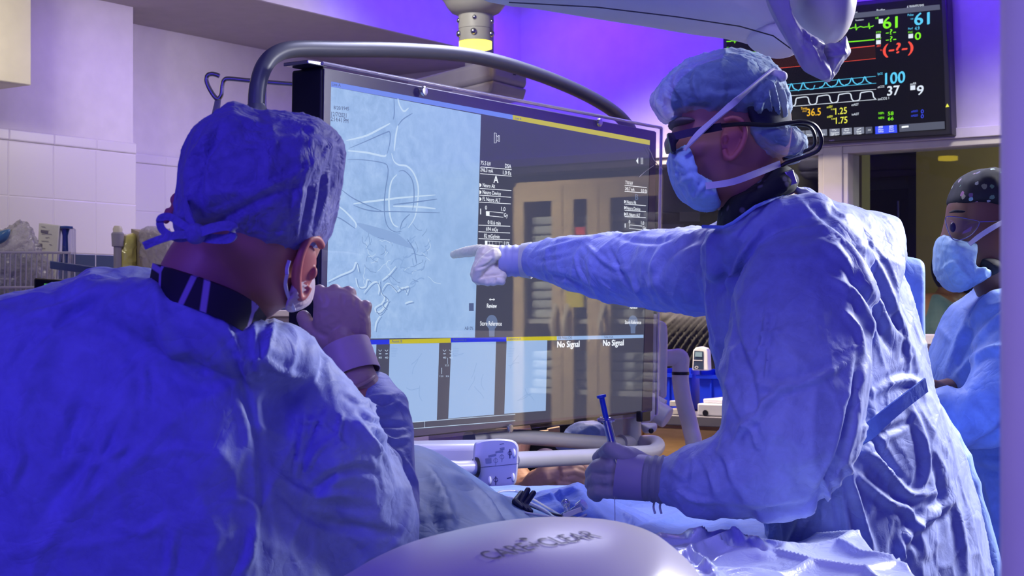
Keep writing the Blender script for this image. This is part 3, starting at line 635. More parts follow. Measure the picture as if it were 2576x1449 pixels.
line(b, sm_(2), [(1124, 900), (1124, 915)], 1.2); text(b, sm_(2), '222', (1117, 921), (1127, 921), 4); line(b, sm_(2), [(1109, 925), (1109, 941)], 1.6); text(b, sm_(2), '122', (1104, 948), (1113, 948), 4); text(b, sm_(2), '22', (1119, 948), (1127, 948), 4)
b.build('status_outline', emis('icewhite', 0), bm_)
b = MB()
for cx_, cy_, s_ in ((134, 1330, 1.0), (992, 1325, .82)):
    e = [E(cx_ + s_ * 34 * math.cos(t), cy_ + s_ * 45 * math.sin(t)) for t in [k * math.pi / 12 for k in range(24)]]; quad(b, sm_(1), e)
    quad(b, sm_(1), [E(cx_ - 18 * s_, cy_ + 30 * s_), E(cx_ + 18 * s_, cy_ + 30 * s_), E(cx_ + 16 * s_, cy_ + 88 * s_), E(cx_ - 16 * s_, cy_ + 88 * s_)])
T(b, 'B', (1004, 586), (1022, 587), 13)
b.build('helmet_icon', emis('midgrey', 0), bm_)
b = MB(); T(b, '8/20/1945', (108, 275), (218, 285), 8, f_=A); T(b, '12/7/2021', (90, 325), (200, 337), 10, f_=A); T(b, '2:14:41 PM', (86, 360), (214, 378), 10, f_=A); T(b, 'AB 0%', (1042, 652), (1103, 652), 7, f_=B); T(b, 'Live A', (95, 103), (158, 112), 7, f_=A)
T(b, 'Live B', (275, 95), (312, 102), 4.5); T(b, 'Assist B', (192, 116), (288, 115), 6, f_=G); T(b, 'Reference A', (755, 102), (875, 100), 5, f_=G); T(b, 'Reference B', (1257, 92), (1370, 90), 5, f_=G); T(b, 'DB Philips CX5', (1715, 82), (1840, 80), 5, f_=G); T(b, 'Table VGA', (2130, 74), (2213, 73), 4.5, f_=G)
quad(b, sm_(2), [B(1073, 462), B(1106, 462), B(1106, 517), B(1073, 517)])
b.build('grey_screen_text', emis('ink', (.10, .14, .30)), bm_)
# clear protective cover with turned edges and its screw caps
cov = [(805, 160), (1659, 322), (1647, 1043), (792, 1134)]
fc, _ = surf('w', WM, .012)
MB().plate([fc(*c) for c in cov], W, .004).build('protective_cover', glassy('cover_glass', (.98, .98, 1), 1.0, .015, r0=.055), bm_, bevel=.0015)
b = MB(); fe, _ = surf('w', WM, .006)
for k in (0, 1): b.tube([fe(*cov[k]), fe(*cov[(k + 1) % 4])], .0045, 8)
b.build('cover_edge', mat('cover_edge', (.55, .52, .7), .12, metal=.6), bm_)
b = MB(); b.tube([Vector(fc(x, y) + W * .006) for x, y in ((1616, 372), (1624, 386), (1630, 402), (1640, 414), (1653, 426))], .0011, 6); b.build('cover_crack', MT['steel'], bm_)
b = MB(); b.tube([Vector(fc(x, y) + W * .006) for x, y in ((1594, 446), (1612, 430), (1630, 418))], .0007, 6); b.build('cover_crack', MT['steel'], bm_)
for px, py in ((1051, 231), (1494, 309), (1268, 1077)):
    c = fc(px, py); MB().lathe([(.011, .004), (.011, .008), (.009, .010), (.002, .0105)], c, W, 20).build('screw_cap', MT['steel'], bm_)
c = fe(1606, 1046); MB().box(c + W * .01, (.05, .02, .03)).build('infrared_sensor', MT['black'], bm_, bevel=.004)
c = fM(795, 160) - W * .03; MB().box(c, (.06, .07, .008)).build('cover_clip', MT['steel'], bm_, bevel=.002)
# arched carrying tube
def on_wm(px, py, off): return on_w(px, py, WM - off)
arc = [(645, 330), (645, 265), (649, 215), (664, 168), (692, 138), (740, 124), (850, 124), (1000, 126), (1150, 136), (1250, 155), (1350, 186), (1440, 222), (1510, 258), (1555, 290), (1583, 322), (1592, 345)]
pts = [Vector(p) for p in crom([tuple(on_wm(x, y, .12)) for x, y in arc], 8)]
MB().tube(pts, .0185, 20).build('arched_tube', MT['tube'], bm_)
b = MB(); q = on_wm(645, 262, .12); b.lathe([(.0185, .0), (.024, -.012), (.026, -.03), (.026, -.06)], q, (0, 0, 1), 24)
b.tube([q - Z * .05, q - Z * .3, on_wm(720, 560, .10)], .022, 14); b.build('tube_socket', MT['tube'], bm_); b = MB(); b.tube([on_wm(1592, 345, .12), on_wm(1592, 600, .10)], .0185, 14); b.build('tube_socket', MT['tube'], bm_)
b = MB(); b.plate([on_wm(x, y, .088) for x, y in ((900, 420), (1560, 460), (1560, 820), (900, 880))], -W, .06); b.build('rear_cover', hm, bm_, bevel=.01)
# lower post, rail and control head
gp = plain('rail_grey', (.42, .41, .44), .3)
b = MB(); b.tube([on_wm(1590, 1036, .05), on_wm(1590, 1108, .05)], .026, 20); b.build('post', gp, bm_)
b = MB(); wr = WM + .10
back = [on_wm(1180, 1104, .05), on_wm(1300, 1099, .05), on_wm(1480, 1112, .05), on_wm(1590, 1118, .05)]
arcp = [on_w(1618, 1112, WM - .02), on_w(1648, 1113, WM + .03), on_w(1655, 1124, WM + .08), on_w(1638, 1137, WM + .13), on_w(1590, 1141, WM + .16)]
fr = [on_w(1500, 1148, WM + .17), on_w(1400, 1153, WM + .17), on_w(1290, 1158, WM + .17)]
b.tube([Vector(p) for p in crom([tuple(p) for p in back + arcp + fr], 8)], .0195, 18); b.build('rail', gp, bm_)
b = MB(); q0, q1 = on_wm(1560, 1115, .05), on_wm(1606, 1118, .05); b.tube([q0, q1], .0245, 20); b.build('rail_clamp', gp, bm_)
# control head (grey box with white keypad cap)
cp = MB(); d0 = 3.30
lil = plain('lilac_plastic', (.52, .50, .58), .3)
cap_o = [(1192, 1122), (1205, 1110), (1240, 1104), (1285, 1106), (1303, 1120), (1304, 1150), (1300, 1205), (1290, 1222), (1265, 1231), (1225, 1230), (1200, 1215), (1191, 1180)]
def extr(poly, d, th, n=5):
    q = crom(poly, n, True); r = []
    for dd in (0, .004, .01, th): 
        k = {0: .93, .004: .985, .01: 1.0, th: 1.0}[dd]; cx_ = np.mean([p[0] for p in q]); cy_ = np.mean([p[1] for p in q])
        r.append([P(cx_ + (x - cx_) * k, cy_ + (y - cy_) * k, d + dd) for x, y in q])
    return r
cp.rings(extr(cap_o, d0, .05)); cp.build('control_head', lil, bm_, angle=50)
b = MB(); b.box(P(1128, 1160, 3.42), (.27, .12, .085), (Vector((1, .18, 0)).normalized(), Vector((-.18, 1, 0)).normalized(), Z)); b.build('control_body', lil, bm_, bevel=.015)
b = MB(); b.tube([P(1196, 1176, 3.30), P(1150, 1178, 3.27), P(1050, 1170, 3.22)], .0155, 16); b.build('handle_bar', lil, bm_)
MB().tube([P(1200, 1176, 3.302), P(1194, 1176, 3.30)], .022, 20).build('handle_ring', MT['black'], bm_)
ink = mat('keypad_ink', (.02, .02, .10), .6); gk = mat('keypad_grey', (.20, .21, .30), .6)
def kf(px, py): return P(px, py, d0 - .001)
kfn = (kf, Vector((0, -1, 0)))
b = MB(); H = lambda X, Y: (1200 + X / 4.997, 1050 + Y / 4.997)
for (x, y, r_) in ((413, 450, 24), (235, 785, 26)): line(b, kfn, [H(x + r_ * math.cos(t * .5), y + r_ * math.sin(t * .5)) for t in range(13)], 1.1)
line(b, kfn, [H(413, 400), H(413, 515)], 2); line(b, kfn, [H(235, 740), H(235, 850)], 1.5); line(b, kfn, [H(375, 768), H(430, 755)], 2); line(b, kfn, [H(0, 632), H(250, 610), H(520, 582)], 1.0); line(b, kfn, [H(285, 338), H(340, 330)], 1)
b.build('keypad_print', ink, bm_)
b = MB(); quad(b, kfn, [H(105, 520), H(180, 510), H(182, 570), H(108, 578)]); quad(b, kfn, [H(140, 480), H(240, 455), H(240, 478), H(145, 500)]); quad(b, kfn, [H(230, 430), H(328, 410), H(328, 435), H(232, 445)]); quad(b, kfn, [H(285, 385), H(345, 375), H(345, 400), H(287, 405)])
for x, y in ((235, 542), (313, 497)): line(b, kfn, [H(x + 26 * math.cos(t * .5), y + 26 * math.sin(t * .5)) for t in range(13)], 1.0); line(b, kfn, [H(x, y - 40), H(x, y + 65)], 1)
b.build('keypad_diagram', gk, bm_)
for x, y in ((462, 445), (160, 792), (452, 750)):
    MB().ell(P(*H(x, y), d0 - .001), (.004, .006, .009)).build('push_button', MT['white_pl'], bm_)
# ================================================================ people
def hand_build(name, m, parent, palm, D, d, fingers, wrist, voxel=.0022, extra=None, post=None):
    b = MB()
    b.inflate(palm, d, D, D, n=4, levels=10, power=.8)
    for f in fingers: b.limb(f, 14)
    b.limb(wrist, 18)
    if extra: extra(b)
    return b.build(name, m, parent, remesh=voxel, sm=5, post=post)
def cuff(name, m, parent, a, b_, ra, rb, th=.0025, waves=0, n=40, cap=False):
    """a short sleeve of rubber or cloth around a wrist, from point a to b"""
    a, b_ = Vector(a), Vector(b_); ax = (b_ - a).normalized(); e = Vector((0, 0, 1)); e = (e - ax * e.dot(ax)).normalized(); f = ax.cross(e); rs = []
    K = 14
    prof = [(i / K, 0) for i in range(K + 1)] + [(i / K, -th) for i in range(K, -1, -1)]
    for t, o in prof:
        r = ra + (rb - ra) * t + o + waves * math.sin(t * 22) * (1 if o == 0 else 1)
        rs.append([a + (b_ - a) * t + e * (r * math.cos(2 * math.pi * k / n)) + f * (r * math.sin(2 * math.pi * k / n)) for k in range(n)])
    mb = MB(); mb.rings(rs, cap=False, close=True); return mb.build(name, m, parent)
def ribbon(b, pts, w, th=.0012, up=None):
    """a flat tape along points; its wide side stands along `up`"""
    pts = [Vector(p) for p in crom([tuple(p) for p in pts], 6)]; m = len(pts); rs = []
    for i, p in enumerate(pts):
        t = (pts[min(i + 1, m - 1)] - pts[max(i - 1, 0)]).normalized(); u_ = Vector(up or (0, 0, 1)); u_ = (u_ - t * u_.dot(t)).normalized(); s = t.cross(u_)
        rs.append([p + u_ * (w / 2) + s * th, p - u_ * (w / 2) + s * th, p - u_ * (w / 2) - s * th, p + u_ * (w / 2) - s * th])
    return b.rings(rs)
def ear_geo(c, fwd, up, out, size):
    """an ear: rim, bowl and lobe; fwd towards the face, out away from the head"""
    c, fwd, up, out = Vector(c), Vector(fwd).normalized(), Vector(up).normalized(), Vector(out).normalized(); s = size
    rim = [(-.02, .48), (.18, .5), (-.05, .56), (-.32, .46), (-.42, .15), (-.34, -.18), (-.2, -.38), (-.06, -.5), (.08, -.42), (.14, -.25)][1:]
    b = MB(); pts = [c - fwd * 0 + fwd * (x * s * .9) + up * (y * s) + out * (.10 * s + .12 * s * (-x)) for x, y in rim]
    b.tube([Vector(p) for p in crom([tuple(p) for p in pts], 4)], [.075 * s] * ((len(pts) - 1) * 4 + 1), 10)
    rot = Matrix((fwd, up, out)).transposed()
    b.ell(c + fwd * (-.08 * s) + out * (.04 * s), (.30 * s, .44 * s, .07 * s), rot); b.ell(c + fwd * (.02 * s) - up * (.42 * s) + out * .06 * s, (.13 * s, .15 * s, .06 * s), rot)
    b.ell(c + fwd * (.12 * s) + up * .0 + out * (.10 * s), (.07 * s, .12 * s, .07 * s), rot)
    return b

# ---------------------------------------------------------------- surgeon seen from behind, on the left
p1 = thing('person', 'person seen from behind in blue cap and gown, leaning in with a raised gloved hand', 'person')
# continuous body: head, neck, trunk, arms
b = MB()
b.inflate([(455, 470), (470, 400), (540, 330), (640, 300), (750, 330), (820, 420), (820, 540), (800, 640), (752, 715), (735, 770), (690, 775), (600, 745), (520, 700), (470, 620)], 1.88, .085, .105, n=5, levels=14)
b.limb([(545, 690, 1.88, .066), (520, 740, 1.88, .066), (500, 790, 1.92, .055)])
b.limb([(610, 700, 1.90, .06), (560, 740, 1.92, .05)])
b.limb([(500, 800, 1.93, .05), (470, 900, 1.97, .06), (440, 1100, 1.97, .10), (420, 1500, 1.98, .12)])
b.limb([(480, 900, 1.97, .06), (690, 930, 1.97, .045), (860, 1160, 1.98, .04), (935, 1330, 2.12, .04), (945, 1200, 2.2, .034), (905, 985, 2.31, .027), (890, 930, 2.32, .024)])
b.limb([(480, 900, 1.97, .06), (330, 900, 1.97, .05), (100, 950, 1.9, .05), (-60, 1250, 1.95, .04), (100, 1500, 2.1, .03)])
b.inflate([(440, 1400), (560, 1400), (600, 1700), (560, 2200), (420, 2200), (330, 1700)], 2.0, .1, .1, n=4, levels=8)
b.build('body', MT['skin'], p1, remesh=.006, sm=10)
ear_geo(P(767, 680, 1.845), (.45, .75, -.3), (.30, 0, 1), (.80, -.55, -.1), .068).build('ear', MT['ear'], p1, remesh=.0015, sm=2)
ear_geo(P(455, 498, 1.86), (-.5, .8, .1), (.45, .1, 1), (-.85, -.5, 0), .060).build('ear', MT['ear'], p1, remesh=.002, sm=3)
# cap
capf = folds([([(470, 520), (478, 420), (520, 350), (580, 290)], 12, .006), ([(510, 560), (500, 470), (515, 400), (560, 330)], 10, -.005), ([(500, 480), (600, 478), (700, 455), (800, 400), (850, 350)], 13, .005, 1),
    ([(520, 400), (620, 370), (740, 350), (840, 365)], 10, .003), ([(540, 330), (640, 320), (760, 325), (850, 350)], 9, -.003), ([(600, 290), (680, 320), (800, 320)], 8, .003),
    ([(480, 590), (540, 560), (620, 520), (700, 480), (770, 470)], 10, -.004), ([(470, 520), (490, 560), (500, 600)], 6, .004), ([(452, 520), (470, 560), (480, 600)], 6, -.004), ([(560, 590), (650, 620), (760, 610)], 12, -.002),
    ([(770, 420), (755, 500), (745, 600)], 5, .003), ([(800, 410), (790, 500), (770, 590)], 5, .003), ([(825, 410), (818, 490), (800, 570)], 5, .0028), ([(745, 440), (730, 520), (735, 590)], 5, -.003), ([(785, 430), (772, 520), (756, 600)], 4, -.003), ([(812, 440), (803, 520), (785, 590)], 4, -.003), ([(840, 380), (838, 450), (825, 520)], 5, -.003)])
b = MB(); b.inflate([(447, 560), (452, 480), (462, 400), (492, 335), (540, 295), (575, 268), (608, 262), (650, 278), (700, 285), (760, 292), (812, 305), (848, 330), (868, 368), (866, 420), (854, 480), (838, 555), (815, 610), (775, 640), (735, 652), (680, 645), (620, 630), (560, 605), (500, 600), (460, 596)], 1.87, .112, .115, n=4, levels=18, power=.82)
b.build('surgical_cap', MT['cap_blue'], p1, remesh=.0035, sm=5, post=[crumple(.0032, .08, (1, 1, .6), .4, 1), crumple(.0014, .03, (1.4, 1, .5), .2, 2), capf])
b = MB(); kz = 1.752
def K(px, py, dd=0): return P(px, py, kz + dd)
b.ell(K(492, 588), (.013, .011, .012))
ribbon(b, [K(492, 590), K(450, 600), K(410, 580), K(403, 552), K(425, 545), K(455, 562), K(490, 585)], .0085)
ribbon(b, [K(490, 590, -.004), K(440, 592, -.008), K(395, 605, -.01), K(362, 619, -.01)], .009)
ribbon(b, [K(492, 590, -.004), K(530, 575, -.010), K(575, 568, -.012), K(590, 582, -.010), K(575, 600, -.006), K(530, 600), K(495, 592)], .011)
ribbon(b, [K(492, 585, .0), K(480, 560, .004), K(470, 530, .01), K(462, 500, .02)], .012)
b.build('cap_tie', MT['cap_blue'], p1)
# mask loops and visible mask edge
MB().inflate([(728, 760), (742, 712), (760, 682), (784, 686), (788, 720), (778, 762), (748, 783), (722, 784)], 1.885, .062, .07, n=4, levels=8).build('face_mask', fabric('mask_pink_light', (.55, .42, .48), crease=.5, scale=30), p1, remesh=.0025, sm=3, post=folds([([(748 + k * 0, 716 + k * 11), (783 - k * 1.5, 702 + k * 11)], 2.2, .0025) for k in range(6)]))
b = MB(); ribbon(b, [P(722, 690, 1.80), P(718, 715, 1.81), P(724, 740, 1.825), P(735, 765, 1.84), P(740, 780, 1.86)], .004, up=(1, 0, 0)); ribbon(b, [P(728, 655, 1.80), P(722, 675, 1.80), P(722, 690, 1.80)], .004, up=(1, 0, 0)); b.build('mask_loop', MT['strap'], p1)
# thyroid collar, black with violet lines
tc = mat('thyroid_collar', (.01, .01, .02), .6); N, L, bs = nodes(tc); v = tcoord(tc); vo = N.new('ShaderNodeTexVoronoi'); vo.feature = 'DISTANCE_TO_EDGE'; vo.inputs['Scale'].default_value = 13; L.new(v, vo.inputs['Vector'])
L.new(ramp(tc, vo.outputs['Distance'], [(.035, (.36, .28, .55)), (.06, (.010, .010, .02))]), bs.inputs['Base Color'])
b = MB(); ribbon(b, [P(385, 700, 1.87), P(430, 715, 1.82), P(500, 738, 1.80), P(570, 765, 1.80), P(620, 795, 1.815), P(650, 830, 1.86)], .036, .004, up=(.25, -.15, 1)); b.build('thyroid_collar', tc, p1)
# gown
gf = folds([
    ([(385, 700), (420, 860), (500, 950), (560, 930)], 16, .008), ([(330, 690), (240, 760), (90, 850), (20, 940)], 14, -.006), ([(70, 790), (170, 770), (250, 720)], 9, .005), ([(360, 900), (365, 980), (362, 1030)], 8, .005), ([(215, 990), (180, 1080), (150, 1170)], 16, -.006),
    ([(520, 760), (580, 880), (620, 1000), (650, 1120), (665, 1300), (660, 1449)], 11, -.006), ([(545, 770), (600, 880), (640, 1000)], 7, .005, 1), ([(420, 760), (520, 790), (590, 870)], 9, .005), ([(640, 800), (640, 880), (655, 960)], 6, .006), ([(690, 800), (680, 850), (665, 900)], 6, .006), ([(600, 900), (660, 905), (700, 930), (760, 950)], 8, .005),
    ([(770, 1020), (760, 1100), (742, 1200)], 6, .006), ([(765, 1150), (800, 1060), (815, 1020)], 5, -.005), ([(730, 1050), (800, 1060), (845, 1100)], 5, .005), ([(845, 1100), (800, 1130), (770, 1190)], 5, .005), ([(860, 1040), (850, 1100), (880, 1130)], 5, .005), ([(690, 1180), (730, 1220), (780, 1240), (860, 1235), (940, 1260)], 12, .008, 1), ([(780, 1240), (830, 1200), (900, 1180), (960, 1200)], 10, -.006),
    ([(700, 1230), (780, 1300), (900, 1330), (1020, 1350)], 12, -.007), ([(900, 1060), (940, 1110), (975, 1170)], 7, .006), ([(560, 1250), (620, 1260), (650, 1300)], 10, .005), ([(640, 1330), (630, 1400), (600, 1449)], 9, .006), ([(440, 1340), (430, 1400), (425, 1449)], 8, .006), ([(300, 1050), (270, 1130), (210, 1250)], 12, -.006), ([(230, 1180), (270, 1150), (330, 1120)], 8, .004), ([(290, 1320), (360, 1340), (420, 1300)], 10, .004), ([(100, 1300), (200, 1180), (260, 1090)], 20, -.007), ([(40, 1110), (50, 1160), (20, 1230)], 10, .005), ([(160, 1070), (170, 1130), (180, 1180)], 6, .004),
    ([(280, 1000), (290, 960), (350, 900)], 6, .003), ([(380, 1150), (450, 1130), (560, 1140)], 12, .003), ([(865, 985), (905, 1010), (940, 1000)], 6, .004), ([(920, 1010), (960, 1030), (1005, 1010)], 6, .006), ([(900, 1040), (950, 1065), (1020, 1070)], 6, -.006), ([(960, 1090), (990, 1110), (1030, 1100)], 6, .005), ([(940, 1080), (985, 1150), (1000, 1200)], 6, -.006), ([(1000, 1130), (1030, 1180), (1050, 1220)], 6, .005)])
b = MB()
b.inflate([(-250, 900), (-120, 800), (0, 752), (85, 728), (170, 706), (215, 683), (245, 677), (290, 682), (340, 676), (420, 706), (520, 742), (600, 772), (650, 796), (700, 800), (730, 822), (775, 850), (805, 870), (830, 900), (860, 950), (905, 1035), (960, 1130), (1000, 1170), (1020, 1280), (1030, 1400), (1040, 1700), (1000, 2300), (-200, 2300), (-300, 1600), (-320, 1100)],
    1.97, .16, .14, n=4, levels=20, power=.62, cen=(400, 1300), dfun=lambda x, y: max(0, x - 620) * .00035)
b.limb([(720, 930, 1.95, .055), (840, 1120, 1.95, .070), (925, 1300, 2.02, .066), (930, 1390, 2.06, .064)])
b.limb([(925, 1380, 2.1, .062), (985, 1290, 2.17, .043), (962, 1130, 2.26, .049), (945, 1040, 2.30, .045), (930, 990, 2.33, .038)])
b.limb([(200, 790, 1.93, .045), (330, 770, 1.87, .036), (450, 812, 1.835, .036), (540, 845, 1.83, .036), (635, 875, 1.845, .036), (720, 900, 1.90, .04)])
b.limb([(330, 800, 1.92, .05), (450, 900, 1.9, .07), (600, 930, 1.9, .06)])
g1 = b.build('surgical_gown', MT['gown'], p1, remesh=.0045, sm=8, post=[wrinkle(.008, .22, (1, 1, .55), .5, 3, sharp=False), crumple(.0055, .16, (1.2, 1, .5), .4, 4), crumple(.0028, .07, (1, 1, .6), -.5, 5), gf])
# neckline tape
# raised hand in two gloves
hand_build('gloved_hand', MT['glove_tan'], p1,
    [(788, 770), (790, 738), (806, 724), (850, 722), (885, 733), (915, 762), (930, 790), (934, 845), (920, 885), (880, 900), (838, 885), (806, 855), (788, 820)], .019, 2.345,
    [[(812, 765, 2.345, .0145), (803, 735, 2.35, .0118), (804, 733, 2.385, .0108), (815, 765, 2.40, .010)], [(848, 755, 2.345, .0145), (842, 733, 2.35, .0112), (843, 731, 2.385, .0105), (848, 770, 2.405, .010)],
     [(878, 765, 2.345, .0145), (876, 737, 2.352, .0112), (880, 738, 2.385, .0104), (872, 775, 2.40, .010)], [(905, 800, 2.345, .0145), (919, 772, 2.35, .0108), (918, 775, 2.38, .0096), (905, 800, 2.395, .009)],
     [(835, 865, 2.345, .019), (800, 845, 2.35, .0145), (775, 820, 2.36, .0125), (764, 799, 2.37, .0118)]],
    [(865, 850, 2.345, .026), (872, 890, 2.335, .029), (890, 940, 2.32, .031), (905, 975, 2.31, .032)],
    post=[folds([([(885, 830), (905, 850), (925, 858)], 3, -.0014), ([(900, 785), (918, 800)], 3, -.001), ([(815, 740), (822, 765)], 6, -.0012), ([(860, 735), (862, 765)], 5, -.0012), ([(893, 745), (895, 775)], 5, -.0012)]), wrinkle(.0005, .012, (1, 1, 1), 0, 8)])
cuff('glove_cuff', MT['glove_tan_cuff'], p1, P(868, 868, 2.335), P(894, 945, 2.32), .0375, .0395, .0012, .0003)
b = MB(); b.tube([Vector(p) for p in crom([tuple(P(896 + 46 * math.cos(t), 962 + 12 * math.sin(t) - 18 * math.cos(t), 2.31 - .036 * math.sin(t))) for t in [k * math.pi / 8 for k in range(16)]], 2, True)], .0032, 8, close=True); b.build('cuff_roll', MT['glove_tan'], p1)

# ---------------------------------------------------------------- surgeon pointing, in profile
p2 = thing('person', 'person in profile wearing dark glasses and a bouffant cap, pointing at the large screen', 'person')
b = MB()
b.inflate([(1700, 260), (1694, 320), (1682, 352), (1676, 380), (1690, 392), (1692, 420), (1700, 450), (1730, 500), (1775, 524), (1815, 520), (1860, 500), (1930, 460), (1985, 380), (1985, 260), (1930, 190), (1840, 160), (1750, 190)], 2.53, .078, .078, n=4, levels=16, power=.75)
b.limb([(1870, 450, 2.53, .062), (1915, 520, 2.55, .06), (1960, 620, 2.57, .07)])
b.limb([(1990, 640, 2.6, .10), (2060, 900, 2.62, .13), (2180, 1300, 2.64, .11), (2200, 1600, 2.66, .09)])
b.limb([(1960, 640, 2.72, .06), (1780, 685, 2.78, .048), (1560, 670, 3.0, .040), (1360, 655, 3.2, .027), (1300, 655, 3.23, .024)])
b.limb([(1990, 660, 2.6, .08), (2030, 680, 2.5, .05), (2010, 900, 2.38, .045), (1990, 1130, 2.33, .045), (1850, 1200, 2.36, .038), (1690, 1206, 2.40, .027), (1640, 1206, 2.41, .024)])
b.inflate([(2140, 1500), (2280, 1500), (2300, 1900), (2260, 2900), (2160, 2900), (2120, 1900)], 2.65, .08, .08, n=4, levels=8)
b.build('body', MT['skin'], p2, remesh=.006, sm=6)
ear_geo(P(1832, 352, 2.448), (-1, .1, 0), (.05, 0, 1), (.25, -1, 0), .060).build('ear', MT['ear'], p2, remesh=.0013, sm=1)
MB().inflate([(1680, 312), (1700, 300), (1740, 305), (1760, 316), (1730, 326), (1695, 324)], 2.53, .079, .079, n=4, levels=8).build('hair', plain('grey_hair', (.16, .13, .13), .8), p2, remesh=.004, sm=2)
# bouffant cap: translucent blue, dark scrub cap showing beneath
bc = fabric('bouffant_blue', (.26, .40, .62), crease=1.0, scale=16, var=.15, sheen=.3)
bc.node_tree.nodes['Principled BSDF'].inputs['Alpha'].default_value = .62
MB().inflate([(1688, 262), (1700, 215), (1745, 172), (1820, 148), (1890, 150), (1950, 190), (1980, 250), (1988, 320), (1975, 385), (1920, 392), (1880, 345), (1862, 300), (1800, 292), (1720, 292)], 2.53, .090, .088, n=4, levels=14, power=.8).build('under_cap', plain('under_cap_dark', (.03, .035, .06), .8), p2)
cf = folds([([(1720, 170), (1700, 210), (1720, 250), (1730, 290)], 7, .006), ([(1760, 160), (1745, 210), (1765, 260)], 7, .006), ([(1690, 230), (1680, 260), (1700, 290)], 7, -.004), ([(1655, 250), (1690, 290), (1760, 300), (1840, 300), (1900, 290)], 8, .007, 1),
    ([(1860, 320), (1910, 260), (1950, 190)], 8, .007, 1), ([(1930, 200), (1950, 240), (1960, 300)], 5, .006), ([(1950, 200), (1970, 240), (1978, 300)], 5, .006), ([(1915, 225), (1935, 260), (1940, 310)], 5, .005), ([(1900, 250), (1915, 280), (1918, 310)], 5, .005), ([(1770, 215), (1830, 225), (1880, 215)], 9, -.005)])
b = MB(); b.inflate([(1642, 262), (1648, 225), (1680, 185), (1720, 158), (1770, 140), (1830, 130), (1885, 134), (1925, 152), (1950, 178), (1975, 210), (1990, 255), (1988, 295), (1965, 318), (1925, 314), (1870, 305), (1810, 308), (1750, 306), (1700, 300), (1670, 300), (1655, 285)], 2.53, .105, .10, n=4, levels=16, power=.8)
b.build('bouffant_cap', bc, p2, remesh=.004, sm=4, post=[crumple(.0045, .07, (1, 1, .6), .5, 6), crumple(.0022, .03, (1, 1, .7), 0, 7), cf])
b = MB(); b.inflate([(1845, 325), (1880, 308), (1930, 312), (1975, 315), (2010, 335), (2026, 365), (2015, 398), (1985, 412), (1945, 408), (1905, 395), (1870, 370), (1848, 345)], 2.52, .085, .08, n=4, levels=12, power=.85)
b.build('cap_pouch', bc, p2, remesh=.0035, sm=3, post=[wrinkle(.004, .04, (1, 1, 1), .5, 9), wrinkle(.002, .018, (1, 1, 1), 0, 10)])
# mask
mk = folds([([(1700, 470), (1740, 445), (1760, 470)], 6, .004), ([(1745, 500), (1765, 475), (1775, 460)], 5, .005), ([(1690, 430), (1720, 440)], 5, -.003), ([(1735, 460), (1750, 500)], 4, -.004), ([(1700, 400), (1718, 415)], 4, .003)])
b = MB(); b.inflate([(1682, 392), (1700, 380), (1722, 366), (1728, 385), (1732, 420), (1745, 452), (1772, 468), (1790, 475), (1800, 500), (1808, 524), (1780, 530), (1745, 522), (1712, 492), (1692, 450), (1684, 415)], 2.51, .088, .088, n=4, levels=12, power=.5)
b.build('face_mask', MT['mask'], p2, remesh=.003, sm=4, post=[crumple(.0028, .05, (1, 1, 1), .5, 11), mk])
dn = 2.435
b = MB(); ribbon(b, [P(1722, 378, dn - .01), P(1745, 350, dn - .012), P(1775, 320, dn - .015), P(1850, 255, dn - .025), P(1920, 195, dn + .0), P(1945, 178, dn + .02)], .0105, up=(.6, 0, .8)); b.build('mask_strap', MT['strap'], p2)
b = MB(); ribbon(b, [P(1775, 468, dn - .015), P(1840, 458, dn - .018), P(1905, 435, dn), P(1962, 412, dn + .03)], .0105, up=(.2, 0, 1)); b.build('mask_strap', MT['strap'], p2)
b = MB(); b.limb([(1940, 188, 2.46, .010), (1968, 192, 2.455, .009)]); b.build('strap_knot', MT['strap'], p2, remesh=.003, sm=2)
# glasses
b = MB(); b.inflate([(1677, 338), (1690, 334), (1712, 336), (1708, 352), (1700, 365), (1700, 385), (1688, 386), (1682, 362)], 2.455, .010, .006, n=3, levels=5, power=.3); b.build('glasses_frame', MT['black'], p2)
b = MB(); ribbon(b, [P(1690, 345, 2.45), P(1730, 335, 2.44), P(1780, 325, 2.43), P(1815, 318, 2.428)], .012, .002); b.build('glasses_temple', MT['black'], p2)
b = MB(); b.inflate([(1677, 350), (1682, 342), (1688, 360), (1686, 384), (1680, 376)], 2.50, .055, .055, n=3, levels=6, power=.3); b.build('glasses_lens', mat('dark_lens', (.02, .02, .03), .05, coat=1), p2)
b = MB(); b.tube([Vector(p) for p in crom([tuple(P(*q)) for q in ((1815, 316, 2.428), (1870, 312, 2.43), (1940, 315, 2.435), (1985, 309, 2.44), (2025, 306, 2.45), (2052, 318, 2.46), (2066, 348, 2.47), (2058, 378, 2.475), (2020, 396, 2.475), (1975, 412, 2.47), (1950, 430, 2.47))], 5)], .0034, 8); b.build('glasses_cord', MT['black'], p2)
b = MB(); b.tube([Vector(p) for p in crom([tuple(P(*q)) for q in ((1990, 312, 2.46), (2035, 318, 2.47), (2050, 345, 2.48), (2045, 370, 2.485), (2010, 386, 2.485), (1970, 400, 2.48))], 5)], .003, 8); b.build('glasses_cord', MT['black'], p2)
